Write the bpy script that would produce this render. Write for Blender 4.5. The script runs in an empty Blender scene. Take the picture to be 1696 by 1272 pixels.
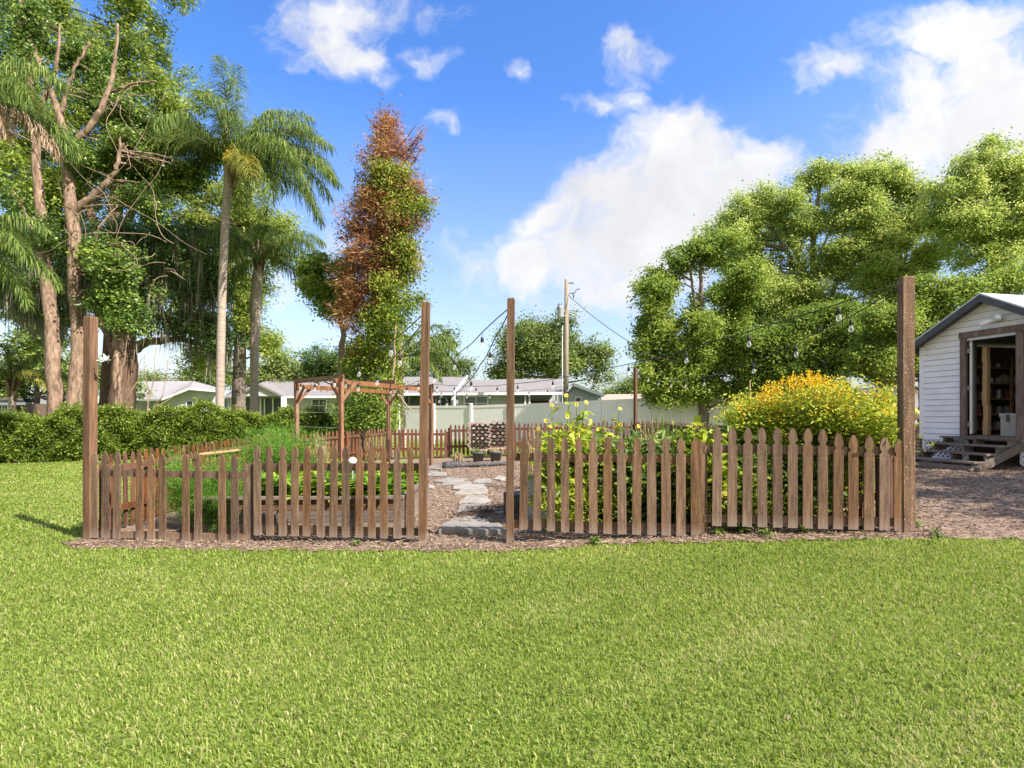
import bpy, math
import numpy as np
from mathutils import Vector
rng = np.random.default_rng(11)
FP, CX, HY, EYE = 900.0, 848.0, 686.0, 1.46     # focal length in photo pixels, principal column, horizon row, eye height
SC = bpy.context.scene
COL = SC.collection
R = math.radians

def P(px, py, d):
    return np.array([(px-CX)/FP*d, d, EYE-(py-HY)/FP*d])
_gx = [-400, -5.3, -3.2, 0, 2.1, 4.15, 9.3, 14, 40, 400]
_gzv = [-.12, -.12, -.09, -.017, .118, .21, .42, .6, .75, .75]
def gz(x):
    return np.interp(x, _gx, _gzv)
def GP(px, py):
    """ground point seen at a photo pixel"""
    d = 900*1.46/(py-HY)
    for _ in range(12):
        z = float(gz((px-CX)/FP*d)); d = (EYE-z)*FP/(py-HY)
    return np.array([(px-CX)/FP*d, d, float(gz((px-CX)/FP*d))])

# ---------------------------------------------------------------- mesh building
class MB:
    def __init__(s): s.v=[]; s.f=[]; s.r=[]; s.n=0; s.mi=[]
    def add(s, V, F, rnd=0.5, mi=0):
        V=np.asarray(V,float).reshape(-1,3)
        if isinstance(F,np.ndarray): F=[F]
        elif len(F) and not isinstance(F[0],np.ndarray):
            g={}
            for f in F: g.setdefault(len(f),[]).append(f)
            F=[np.array(x,int) for x in g.values()]
        for f in F:
            s.f.append(f+s.n); s.mi.append((len(f),mi))
        s.v.append(V); s.n+=len(V)
        s.r.append(np.full(len(V),rnd) if np.isscalar(rnd) else np.asarray(rnd,float))
        return s
    def obox(s, c, ax, rnd=.5, mi=0):
        """box from a centre and three half-axis vectors"""
        c=np.asarray(c,float); ax=[np.asarray(a,float) for a in ax]
        V=[c+i*ax[0]+j*ax[1]+k*ax[2] for i in (-1,1) for j in (-1,1) for k in (-1,1)]
        F=[(0,1,3,2),(4,6,7,5),(0,4,5,1),(2,3,7,6),(0,2,6,4),(1,5,7,3)]
        return s.add(V,F,rnd,mi)
    def box(s, c, size, rz=0, rnd=.5, mi=0):
        cs,sn=math.cos(rz),math.sin(rz); x,y,z=[q/2 for q in size]
        return s.obox(c,[(x*cs,x*sn,0),(-y*sn,y*cs,0),(0,0,z)],rnd,mi)
    def beam(s, p0, p1, w, h, up=(0,0,1), rnd=.5, mi=0):
        p0=np.asarray(p0,float);p1=np.asarray(p1,float);d=p1-p0;L=np.linalg.norm(d);d/=L
        u=np.asarray(up,float)
        if abs(d@u)>.98: u=np.array([0,1.,0])
        sd=np.cross(d,u);sd/=np.linalg.norm(sd);u=np.cross(sd,d)
        return s.obox((p0+p1)/2,[d*L/2,sd*w/2,u*h/2],rnd,mi)
    def tube(s, pts, rad, n=8, rnd=.5, cap=True, mi=0):
        pts=np.asarray(pts,float); m=len(pts)
        rad=np.full(m,rad) if np.isscalar(rad) else np.asarray(rad,float)
        T=np.gradient(pts,axis=0); T/=np.linalg.norm(T,axis=1)[:,None]+1e-9
        ref=np.array([1.,0,0]) if abs(T[0][0])<.8 else np.array([0,1.,0])
        a=np.linspace(0,2*math.pi,n,endpoint=False); V=[]
        for i in range(m):
            u=np.cross(T[i],ref);u/=np.linalg.norm(u)+1e-9;w=np.cross(T[i],u)
            V.append(pts[i]+rad[i]*(np.cos(a)[:,None]*u+np.sin(a)[:,None]*w))
        V=np.concatenate(V); F=[]
        for i in range(m-1):
            for k in range(n):
                k2=(k+1)%n; F.append((i*n+k,i*n+k2,(i+1)*n+k2,(i+1)*n+k))
        F=[np.array(F)]
        if cap and n>2: F+= [np.array([list(range(n))[::-1]]), np.array([[ (m-1)*n+k for k in range(n)]])]
        return s.add(V,F,rnd,mi)
    def lathe(s, c, prof, n=16, rnd=.5, mi=0):
        c=np.asarray(c,float); a=np.linspace(0,2*math.pi,n,endpoint=False); V=[];F=[]
        for r,z in prof:
            V.append(c+np.stack([r*np.cos(a),r*np.sin(a),np.full(n,z)],1))
        for i in range(len(prof)-1):
            for k in range(n):
                k2=(k+1)%n; F.append((i*n+k,i*n+k2,(i+1)*n+k2,(i+1)*n+k))
        return s.add(np.concatenate(V),np.array(F),rnd,mi)
    def prism(s, poly, ext, rnd=.5, mi=0):
        """closed polygon (3-D points) extruded by a vector"""
        V=np.asarray(poly,float); n=len(V); e=np.asarray(ext,float)
        F=[list(range(n))[::-1],[n+i for i in range(n)]]+[(i,(i+1)%n,n+(i+1)%n,n+i) for i in range(n)]
        return s.add(np.concatenate([V,V+e]),F,rnd,mi)
    def leaves(s, C, D, N, L, W, rnd, fold=.0, shape=.45):
        """one four-cornered blade per leaf: C base points, D directions, N rough normals"""
        n=len(C); D=D/(np.linalg.norm(D,axis=1)[:,None]+1e-9)
        S=np.cross(D,N); S/=np.linalg.norm(S,axis=1)[:,None]+1e-9
        U=np.cross(S,D)
        L=np.broadcast_to(np.asarray(L,float),(n,))[:,None]; W=np.broadcast_to(np.asarray(W,float),(n,))[:,None]
        V=np.stack([C, C+D*L*shape+S*W/2+U*W*fold, C+D*L, C+D*L*shape-S*W/2+U*W*fold],1).reshape(-1,3)
        F=np.arange(n*4).reshape(n,4)
        return s.add(V,F,np.repeat(np.broadcast_to(np.asarray(rnd,float),(n,)),4))
    def build(s, name, mats, parent=None, loc=None, smooth=False):
        V=np.concatenate(s.v) if s.v else np.zeros((0,3))
        org=np.zeros(3)
        if parent is not None: org=np.array(ORG[parent.name])
        elif loc is not None: org=np.asarray(loc,float)
        V=V-org
        me=bpy.data.meshes.new(name)
        tot=[np.full(len(f),f.shape[1]) for f in s.f]; tot=np.concatenate(tot)
        loops=np.concatenate([f.ravel() for f in s.f]).astype(np.int32)
        me.vertices.add(len(V)); me.vertices.foreach_set('co',V.astype(np.float32).ravel())
        me.loops.add(len(loops)); me.loops.foreach_set('vertex_index',loops)
        me.polygons.add(len(tot))
        st=np.concatenate([[0],np.cumsum(tot)[:-1]]).astype(np.int32)
        me.polygons.foreach_set('loop_start',st); me.polygons.foreach_set('loop_total',tot.astype(np.int32))
        mats=mats if isinstance(mats,(list,tuple)) else [mats]
        for m in mats: me.materials.append(m)
        if len(mats)>1:
            me.polygons.foreach_set('material_index',np.concatenate([np.full(a,b) for a,b in s.mi]).astype(np.int32))
        me.polygons.foreach_set('use_smooth',np.full(len(tot),smooth))
        at=me.attributes.new('rnd','FLOAT','POINT'); at.data.foreach_set('value',np.concatenate(s.r).astype(np.float32))
        me.update(calc_edges=True); me.validate()
        o=bpy.data.objects.new(name,me); COL.objects.link(o)
        if parent is not None: o.parent=parent; ORG[o.name]=tuple(org)
        else: o.location=org; ORG[o.name]=tuple(org)
        return o
ORG={}
def tag(o,label=None,cat=None,group=None,kind=None):
    if label: o['label']=label
    if cat: o['category']=cat
    if group: o['group']=group
    if kind: o['kind']=kind
    return o
def thing(name,label,cat,loc,group=None):
    o=bpy.data.objects.new(name,None); COL.objects.link(o); o.location=tuple(float(q) for q in loc)
    o.empty_display_size=.2
    ORG[o.name]=tuple(float(q) for q in loc)
    return tag(o,label,cat,group)

# ---------------------------------------------------------------- materials
def _new(name):
    m=bpy.data.materials.new(name); m.use_nodes=True; nt=m.node_tree
    b=nt.nodes['Principled BSDF']; return m,nt,b
def c4(c): return (c[0],c[1],c[2],1)
def ramp(nt,stops):
    r=nt.nodes.new('ShaderNodeValToRGB'); e=r.color_ramp.elements
    while len(e)<len(stops): e.new(.5)
    for q,(p,c) in zip(e,stops): q.position=p; q.color=c4(c)
    return r
def noisy(name, cols, scale=5, rough=.7, stretch=(1,1,1), bump=.0, bscale=None, spec=.3, detail=6, rand=False, metal=0, bdist=.02, blotch=0, specks=0, foot=0):
    m,nt,b=_new(name); L=nt.links
    tc=nt.nodes.new('ShaderNodeTexCoord'); mp=nt.nodes.new('ShaderNodeMapping'); mp.inputs['Scale'].default_value=stretch
    L.new(tc.outputs['Object'],mp.inputs['Vector'])
    vec=mp.outputs['Vector']
    if rand:
        oi=nt.nodes.new('ShaderNodeObjectInfo'); ma=nt.nodes.new('ShaderNodeMath'); ma.operation='MULTIPLY'; ma.inputs[1].default_value=37
        L.new(oi.outputs['Random'],ma.inputs[0]); va=nt.nodes.new('ShaderNodeVectorMath'); va.operation='ADD'
        L.new(vec,va.inputs[0]); L.new(ma.outputs[0],va.inputs[1]); vec=va.outputs[0]
    nz=nt.nodes.new('ShaderNodeTexNoise'); nz.inputs['Scale'].default_value=scale; nz.inputs['Detail'].default_value=detail; nz.inputs['Roughness'].default_value=.65
    L.new(vec,nz.inputs['Vector'])
    n=len(cols); r=ramp(nt,[(.28+.44*i/max(1,n-1),c) for i,c in enumerate(cols)])
    L.new(nz.outputs['Fac'],r.inputs['Fac'])
    out=r.outputs['Color']
    if rand:
        hv=nt.nodes.new('ShaderNodeHueSaturation'); mr=nt.nodes.new('ShaderNodeMapRange'); mr.inputs[3].default_value=.72; mr.inputs[4].default_value=1.22
        L.new(oi.outputs['Random'],mr.inputs[0]); L.new(mr.outputs[0],hv.inputs['Value']); ws=nt.nodes.new('ShaderNodeMath'); ws.operation='MULTIPLY'; ws.inputs[1].default_value=7.31; L.new(oi.outputs['Random'],ws.inputs[0]); wf=nt.nodes.new('ShaderNodeMath'); wf.operation='FRACT'; L.new(ws.outputs[0],wf.inputs[0]); wm=nt.nodes.new('ShaderNodeMapRange'); wm.inputs[3].default_value=.88; wm.inputs[4].default_value=1.22; L.new(wf.outputs[0],wm.inputs[0]); L.new(wm.outputs[0],hv.inputs['Saturation']); L.new(out,hv.inputs['Color']); out=hv.outputs['Color']
    if blotch:
        nb=nt.nodes.new('ShaderNodeTexNoise'); nb.inputs['Scale'].default_value=blotch; nb.inputs['Detail'].default_value=5; nb.inputs['Roughness'].default_value=.7; L.new(vec,nb.inputs['Vector'])
        rb=ramp(nt,[(.34,(.42,.40,.40)),(.5,(.9,.9,.9)),(.68,(1.25,1.22,1.18))]); L.new(nb.outputs['Fac'],rb.inputs['Fac'])
        mb_=nt.nodes.new('ShaderNodeMix'); mb_.data_type='RGBA'; mb_.blend_type='MULTIPLY'; mb_.inputs[0].default_value=.8; L.new(out,mb_.inputs[6]); L.new(rb.outputs[0],mb_.inputs[7]); out=mb_.outputs[2]
    if specks:
        ns=nt.nodes.new('ShaderNodeTexNoise'); ns.inputs['Scale'].default_value=95; ns.inputs['Detail'].default_value=2; L.new(tc.outputs['Object'],ns.inputs['Vector'])
        rs=ramp(nt,[(.64,(0,0,0)),(.68,(1,1,1))]); L.new(ns.outputs['Fac'],rs.inputs['Fac'])
        mq=nt.nodes.new('ShaderNodeMath'); mq.operation='MULTIPLY'; mq.inputs[1].default_value=specks; L.new(rs.outputs[0],mq.inputs[0])
        m3=nt.nodes.new('ShaderNodeMix'); m3.data_type='RGBA'; L.new(mq.outputs[0],m3.inputs[0]); L.new(out,m3.inputs[6]); m3.inputs[7].default_value=(.55,.50,.42,1); out=m3.outputs[2]
    if foot:
        sx=nt.nodes.new('ShaderNodeSeparateXYZ'); L.new(tc.outputs['Object'],sx.inputs[0])
        ad=nt.nodes.new('ShaderNodeMath'); ad.operation='MULTIPLY_ADD'; L.new(nz.outputs['Fac'],ad.inputs[0]); ad.inputs[1].default_value=-.10; L.new(sx.outputs['Z'],ad.inputs[2])
        mf=nt.nodes.new('ShaderNodeMapRange'); mf.inputs[1].default_value=foot; mf.inputs[2].default_value=-.04; mf.inputs[3].default_value=0; mf.inputs[4].default_value=.7; L.new(ad.outputs[0],mf.inputs[0])
        m4=nt.nodes.new('ShaderNodeMix'); m4.data_type='RGBA'; L.new(mf.outputs[0],m4.inputs[0]); L.new(out,m4.inputs[6]); m4.inputs[7].default_value=(.24,.19,.15,1); out=m4.outputs[2]
    L.new(out,b.inputs['Base Color'])
    b.inputs['Roughness'].default_value=rough; b.inputs['Specular IOR Level'].default_value=spec; b.inputs['Metallic'].default_value=metal
    if bump:
        n2=nz
        if bscale:
            n2=nt.nodes.new('ShaderNodeTexNoise'); n2.inputs['Scale'].default_value=bscale; n2.inputs['Detail'].default_value=4; L.new(vec,n2.inputs['Vector'])
        bp=nt.nodes.new('ShaderNodeBump'); bp.inputs['Strength'].default_value=bump; bp.inputs['Distance'].default_value=bdist
        L.new(n2.outputs['Fac'],bp.inputs['Height']); L.new(bp.outputs[0],b.inputs['Normal'])
    return m
LIFT={'olive_tree_leaf':1.65,'bright_tree_leaf':1.6,'feathery_yellow_green':1.5,'oak_leaf':1.8,'glossy_dark_leaf':1.7,'far_tree_leaf':1.55,'hedge_leaf':1.35,'palm_leaflet':1.75,'rusty_cypress_spray':1.35,'vine_leaf':1.2,'spanish_moss':1.5}
def leafmat(name, stops, trans=.35, rough=.5, spec=.35):
    k=LIFT.get(name,1.0); stops=[tuple(min(.8,q*k) for q in s) for s in stops]
    m,nt,b=_new(name); L=nt.links
    a=nt.nodes.new('ShaderNodeAttribute'); a.attribute_name='rnd'
    n=len(stops); r=ramp(nt,[(i/(n-1),c) for i,c in enumerate(stops)]); L.new(a.outputs['Fac'],r.inputs['Fac'])
    L.new(r.outputs['Color'],b.inputs['Base Color']); b.inputs['Roughness'].default_value=rough; b.inputs['Specular IOR Level'].default_value=spec
    t=nt.nodes.new('ShaderNodeBsdfTranslucent'); hs=nt.nodes.new('ShaderNodeHueSaturation'); hs.inputs['Value'].default_value=1.25; hs.inputs['Hue'].default_value=.485
    L.new(r.outputs['Color'],hs.inputs['Color']); L.new(hs.outputs[0],t.inputs['Color'])
    mx=nt.nodes.new('ShaderNodeMixShader'); mx.inputs[0].default_value=trans
    L.new(b.outputs[0],mx.inputs[1]); L.new(t.outputs[0],mx.inputs[2]); L.new(mx.outputs[0],nt.nodes['Material Output'].inputs['Surface'])
    return m
def glassy(name,col,rough=.08,alpha=None):
    m,nt,b=_new(name); b.inputs['Base Color'].default_value=c4(col); b.inputs['Roughness'].default_value=rough
    b.inputs['Specular IOR Level'].default_value=.6
    return m
M={}
W1=[(.075,.042,.024),(.148,.087,.051),(.235,.150,.093)]
M['picket']=noisy('weathered_brown_stain',W1,scale=3.2,stretch=(14,14,1.1),rough=.75,bump=.45,rand=True,bdist=.006,blotch=.9,specks=.35,foot=.10)
M['post']=noisy('brown_post_wood',[(.075,.044,.029),(.140,.086,.057),(.210,.140,.097)],scale=3,stretch=(16,16,1.0),rough=.75,bump=.45,rand=True,bdist=.006,blotch=.8,specks=.15,foot=.12)
M['post_speck']=noisy('speckled_post_wood',[(.10,.052,.030),(.17,.095,.056),(.24,.145,.09)],scale=3,stretch=(16,16,1.0),rough=.8,bump=.45,bdist=.006,blotch=.8,specks=.9,foot=.12)
M['redwood']=noisy('red_brown_stain',[(.085,.040,.022),(.15,.070,.037),(.205,.105,.060)],scale=3,stretch=(10,10,1.4),rough=.7,bump=.3,rand=True,bdist=.005,blotch=.8)
M['pergola']=noisy('brown_pergola_stain',[(.13,.065,.034),(.23,.12,.066),(.31,.175,.105)],scale=3,stretch=(8,8,1.4),rough=.7,bump=.3,rand=True,bdist=.005,blotch=.8)
M['darkpicket']=noisy('dark_red_brown_stain',[(.07,.030,.019),(.12,.052,.032),(.17,.085,.052)],scale=3,stretch=(14,14,1.3),rough=.75,rand=True)
M['grey_wood']=noisy('grey_weathered_plank',[(.10,.075,.055),(.19,.155,.125),(.28,.24,.20)],scale=3,stretch=(1.2,14,14),rough=.85,bump=.3,rand=True,bdist=.006)
M['brown_plank']=noisy('brown_plank',[(.07,.04,.025),(.13,.075,.045),(.19,.12,.075)],scale=3,stretch=(1.2,14,14),rough=.8,bump=.3,rand=True,bdist=.006)
M['vinyl']=noisy('white_vinyl',[(.83,.81,.84),(.87,.85,.875),(.88,.865,.885)],scale=1.2,rough=.45)
M['paint_white']=noisy('white_paint',[(.70,.69,.67),(.80,.79,.775),(.85,.84,.83)],scale=2.5,rough=.6,stretch=(1,1,3),rand=True)
M['stone']=noisy('grey_flagstone',[(.15,.14,.125),(.26,.245,.215),(.36,.335,.29)],scale=4,rough=.9,bump=.5,bscale=18,rand=True,bdist=.01)
M['mulch']=noisy('wood_mulch',[(.075,.050,.034),(.165,.115,.078),(.27,.20,.142),(.36,.285,.21)],scale=16,rough=.95,bump=.9,bscale=55,detail=8,bdist=.02)
M['soil']=noisy('dark_soil',[(.04,.027,.018),(.09,.06,.04),(.14,.10,.07)],scale=14,rough=.95,bump=.8,bdist=.02)
M['lawn']=noisy('lawn_soil_and_grass',[(.08,.125,.015),(.135,.20,.027),(.185,.25,.042),(.24,.24,.085)],scale=9,rough=.95,bump=.6,bscale=90,detail=8,bdist=.03)
M['chip']=leafmat('wood_chip',[(.05,.033,.025),(.12,.082,.058),(.22,.158,.112),(.36,.285,.21)],trans=0,rough=.9,spec=.1)
M['grass']=leafmat('grass_blade',[(.070,.115,.014),(.160,.245,.028),(.255,.350,.054),(.36,.425,.10),(.50,.455,.23)],trans=.48,rough=.55,spec=.25)
M['bark_tan']=noisy('tan_bark',[(.12,.082,.056),(.24,.165,.115),(.35,.255,.185)],scale=3,stretch=(4,4,1),rough=.9,bump=.7,bdist=.04,blotch=1.5)
M['bark_grey']=noisy('grey_bark',[(.09,.07,.055),(.17,.14,.11),(.26,.22,.18)],scale=5,stretch=(4,4,1),rough=.95,bump=.6,bdist=.03)
M['bark_dark']=noisy('dark_bark',[(.06,.037,.025),(.13,.082,.055),(.20,.135,.095)],scale=4,stretch=(5,5,.8),rough=.95,bump=.7,bdist=.04)
M['palm_bark']=noisy('ringed_palm_bark',[(.22,.17,.14),(.34,.28,.23),(.45,.39,.33)],scale=3,stretch=(1,1,9),rough=.9,bump=.4,bdist=.02)
M['twig']=noisy('bare_twig',[(.22,.15,.10),(.36,.27,.20)],scale=6,rough=.9)
M['leaf_ficus']=leafmat('glossy_dark_leaf',[(.024,.052,.009),(.056,.102,.016),(.105,.165,.026),(.20,.255,.045)],trans=.35,rough=.35,spec=.5)
M['leaf_cypress']=leafmat('feathery_yellow_green',[(.05,.09,.012),(.11,.165,.022),(.19,.25,.035),(.29,.31,.06)],trans=.4)
M['leaf_oak']=leafmat('oak_leaf',[(.020,.045,.012),(.045,.085,.02),(.085,.135,.032),(.14,.19,.05)],trans=.35)
M['leaf_bright']=leafmat('bright_tree_leaf',[(.045,.085,.013),(.095,.155,.022),(.16,.225,.038),(.25,.31,.065)],trans=.48,rough=.5,spec=.25)
M['leaf_olive']=leafmat('olive_tree_leaf',[(.06,.105,.020),(.135,.195,.038),(.22,.285,.066),(.33,.365,.125)],trans=.5,rough=.55,spec=.2)
M['leaf_far']=leafmat('far_tree_leaf',[(.038,.062,.016),(.075,.112,.025),(.125,.175,.036),(.195,.24,.06)],trans=.35)
M['leaf_hedge']=leafmat('hedge_leaf',[(.030,.062,.008),(.078,.132,.014),(.15,.205,.026),(.26,.31,.055)],trans=.35,rough=.4,spec=.4)
M['leaf_rust']=leafmat('rusty_cypress_spray',[(.12,.056,.032),(.24,.112,.052),(.33,.175,.072),(.32,.26,.085)],trans=.35)
M['leaf_vine']=leafmat('vine_leaf',[(.04,.09,.010),(.11,.17,.016),(.20,.25,.025),(.31,.32,.05)],trans=.38)
M['leaf_palm']=leafmat('palm_leaflet',[(.032,.060,.014),(.068,.105,.024),(.12,.165,.038),(.21,.235,.065)],trans=.4,rough=.6,spec=.15)
M['leaf_palm_yellow']=leafmat('yellowing_palm_leaflet',[(.11,.14,.03),(.22,.24,.045),(.36,.33,.06),(.42,.33,.09)],trans=.35)
M['leaf_palm_dry']=leafmat('dry_palm_leaflet',[(.20,.13,.07),(.32,.23,.14),(.42,.33,.21)],trans=.25)
M['moss']=leafmat('spanish_moss',[(.10,.10,.075),(.16,.155,.115),(.23,.215,.165)],trans=.3,rough=.9,spec=.05)
M['leaf_dill']=leafmat('feathery_herb',[(.05,.15,.012),(.12,.27,.025),(.22,.40,.05)],trans=.45)
M['leaf_lettuce']=leafmat('garden_greens',[(.05,.14,.012),(.12,.27,.020),(.23,.42,.035),(.36,.48,.06)],trans=.42,rough=.45)
M['leaf_border']=leafmat('border_plant_leaf',[(.03,.075,.012),(.075,.15,.022),(.15,.24,.04),(.27,.34,.07)],trans=.38)
M['leaf_yellowgreen']=leafmat('yellow_green_leaf',[(.10,.19,.014),(.22,.32,.022),(.37,.44,.035),(.48,.50,.06)],trans=.42)
M['petal_yellow']=leafmat('yellow_petal',[(.60,.36,.010),(.74,.53,.018),(.78,.63,.04)],trans=.3)
M['petal_lemon']=leafmat('lemon_petal',[(.68,.55,.03),(.78,.68,.08)],trans=.3)
M['petal_pink']=leafmat('pink_petal',[(.55,.32,.36),(.72,.52,.54)],trans=.3)
M['dry_stem']=leafmat('dry_stem',[(.25,.19,.09),(.42,.34,.19)],trans=.1)
M['stem_green']=leafmat('green_stem',[(.10,.17,.03),(.18,.26,.05)],trans=.1)
M['roof']=noisy('grey_shingle_roof',[(.16,.15,.145),(.215,.205,.195),(.26,.25,.235)],scale=3,stretch=(1,1,4),rough=.9,bump=.3,bscale=30)
M['roof_pale']=noisy('pale_shingle_roof',[(.25,.24,.23),(.31,.30,.29)],scale=3,stretch=(1,1,4),rough=.9)
M['roof_tan']=noisy('tan_shingle_roof',[(.34,.25,.19),(.44,.34,.27)],scale=3,rough=.9)
M['roof_dark']=noisy('dark_shingle_roof',[(.07,.06,.055),(.11,.10,.09)],scale=3,rough=.9)
M['wall_grey']=noisy('grey_painted_wall',[(.46,.46,.48),(.53,.53,.55)],scale=.8,rough=.8)
M['wall_pale']=noisy('pale_grey_wall',[(.50,.52,.53),(.58,.60,.61)],scale=.8,rough=.8)
M['wall_dark']=noisy('brown_wall',[(.10,.07,.055),(.15,.11,.085)],scale=.8,rough=.9)
M['screen']=noisy('dark_screen_mesh',[(.075,.075,.078),(.11,.11,.112)],scale=1,rough=.7)
M['red_wall']=noisy('dull_red_wall',[(.20,.07,.055),(.27,.10,.075)],scale=1,rough=.8)
M['trim']=noisy('white_trim',[(.74,.74,.73),(.82,.82,.81)],scale=1,rough=.5)
M['pane']=glassy('window_glass',(.10,.12,.13),.06)
M['black']=noisy('black_rubber',[(.018,.018,.018),(.035,.035,.035)],scale=8,rough=.6)
M['cable']=noisy('black_cable',[(.02,.02,.02),(.04,.038,.036)],scale=8,rough=.6)
M['metal']=noisy('galvanised_metal',[(.42,.44,.46),(.55,.57,.58)],scale=4,rough=.45,metal=.4)
M['pot']=noisy('dark_grey_plastic',[(.075,.078,.085),(.115,.118,.125)],scale=3,rough=.6)
M['tarp']=noisy('black_landscape_fabric',[(.025,.025,.028),(.06,.06,.065),(.13,.13,.14)],scale=11,rough=.6,bump=.8,bdist=.03)
M['concrete']=noisy('terracotta_grey_block',[(.24,.18,.155),(.36,.28,.25),(.44,.36,.325)],scale=5,rough=.9,rand=True)
M['shed_trim']=noisy('rough_brown_frame',[(.10,.066,.05),(.18,.125,.098),(.27,.20,.165)],scale=3,stretch=(8,8,1.2),rough=.85,bump=.3,bdist=.006)
M['shed_roof']=noisy('pale_green_metal_roof',[(.50,.55,.52),(.62,.66,.63)],scale=2,rough=.5)
M['fascia']=noisy('charcoal_fascia',[(.055,.055,.06),(.10,.10,.105)],scale=3,rough=.6)
M['inner']=noisy('bare_shed_boards',[(.16,.115,.08),(.28,.20,.14)],scale=3,stretch=(2,2,8),rough=.9)
M['pine']=noisy('raw_pine',[(.40,.25,.12),(.55,.37,.20)],scale=3,stretch=(8,8,1.2),rough=.7)
M['cooler']=noisy('beige_plastic',[(.40,.37,.30),(.48,.45,.37)],scale=2,rough=.5)
M['kayak']=noisy('yellow_plastic',[(.62,.42,.02),(.70,.52,.05)],scale=1,rough=.35)
M['kayak_green']=noisy('lime_plastic',[(.30,.50,.05),(.40,.58,.09)],scale=1,rough=.35)
M['globe']=noisy('white_globe',[(.80,.80,.80),(.86,.86,.86)],scale=2,rough=.25)
M['pole']=noisy('utility_pole_wood',[(.17,.14,.10),(.26,.22,.165),(.33,.285,.225)],scale=3,stretch=(8,8,.8),rough=.9)
m,nt,b=_new('clear_bulb_glass'); b.inputs['Base Color'].default_value=(.9,.92,.95,1); b.inputs['Roughness'].default_value=.08
tr_=nt.nodes.new('ShaderNodeBsdfTransparent'); mx_=nt.nodes.new('ShaderNodeMixShader'); lw=nt.nodes.new('ShaderNodeLayerWeight'); lw.inputs['Blend'].default_value=.25
mm_=nt.nodes.new('ShaderNodeMapRange'); mm_.inputs[3].default_value=.10; mm_.inputs[4].default_value=.75; nt.links.new(lw.outputs['Facing'],mm_.inputs[0]); nt.links.new(mm_.outputs[0],mx_.inputs[0])
nt.links.new(tr_.outputs[0],mx_.inputs[1]); nt.links.new(b.outputs[0],mx_.inputs[2]); nt.links.new(mx_.outputs[0],nt.nodes['Material Output'].inputs['Surface'])
M['bulb']=m
# ---------------------------------------------------------------- camera, sky, sun
cam=bpy.data.cameras.new('camera'); co=bpy.data.objects.new('camera',cam); COL.objects.link(co)
co.location=(0,0,EYE); co.rotation_euler=(R(90),0,0)
cam.sensor_width=36; cam.lens=36*FP/1696; cam.shift_y=(HY-636)/1696; cam.clip_end=3000; cam.clip_start=.05
SC.camera=co
SUN_DIR=np.array([.829*math.cos(R(44)),-.559*math.cos(R(44)),math.sin(R(44))])
sl=bpy.data.lights.new('sun','SUN'); so=bpy.data.objects.new('sun',sl); COL.objects.link(so)
sl.energy=4.3; sl.angle=R(.5); sl.color=(1,.905,.82)
so.rotation_euler=Vector(SUN_DIR).to_track_quat('Z','Y').to_euler(); so.location=(20,-10,30)
w=bpy.data.worlds.new('World'); SC.world=w; w.use_nodes=True; nt=w.node_tree; L=nt.links
bg=nt.nodes['Background']
sky=nt.nodes.new('ShaderNodeTexSky'); sky.sky_type='NISHITA'; sky.sun_disc=False; sky.sun_elevation=R(44)
sky.sun_rotation=math.atan2(SUN_DIR[0],SUN_DIR[1]); sky.air_density=1.0; sky.dust_density=1.6; sky.ozone_density=2.0
tc=nt.nodes.new('ShaderNodeTexCoord'); sep=nt.nodes.new('ShaderNodeSeparateXYZ'); L.new(tc.outputs['Generated'],sep.inputs[0])
def mth(op,a,b=None,clamp=False):
    n=nt.nodes.new('ShaderNodeMath'); n.operation=op; n.use_clamp=clamp
    for i,q in enumerate((a,b)):
        if q is None: continue
        if isinstance(q,(int,float)): n.inputs[i].default_value=q
        else: L.new(q,n.inputs[i])
    return n.outputs[0]
yy=mth('MAXIMUM',mth('ABSOLUTE',sep.outputs['Y']),.08)
U=mth('DIVIDE',sep.outputs['X'],yy); Vv=mth('DIVIDE',sep.outputs['Z'],yy)
cb=nt.nodes.new('ShaderNodeCombineXYZ'); L.new(U,cb.inputs[0]); L.new(Vv,cb.inputs[1])
L.new(mth('SIGN',sep.outputs['Y']),cb.inputs[2])
def noise(scale,detail,rough,vec,dist=0):
    n=nt.nodes.new('ShaderNodeTexNoise'); n.inputs['Scale'].default_value=scale; n.inputs['Detail'].default_value=detail
    n.inputs['Roughness'].default_value=rough; n.inputs['Distortion'].default_value=dist; L.new(vec,n.inputs['Vector']); return n
warpn=noise(5,4,.6,cb.outputs[0])
wv=nt.nodes.new('ShaderNodeVectorMath'); wv.operation='MULTIPLY_ADD'; L.new(warpn.outputs['Color'],wv.inputs[0]); wv.inputs[1].default_value=(.20,.20,0)
av=nt.nodes.new('ShaderNodeVectorMath'); av.operation='ADD'; L.new(cb.outputs[0],av.inputs[0]); av.inputs[1].default_value=(-.10,-.10,0); L.new(av.outputs[0],wv.inputs[2])
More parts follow.
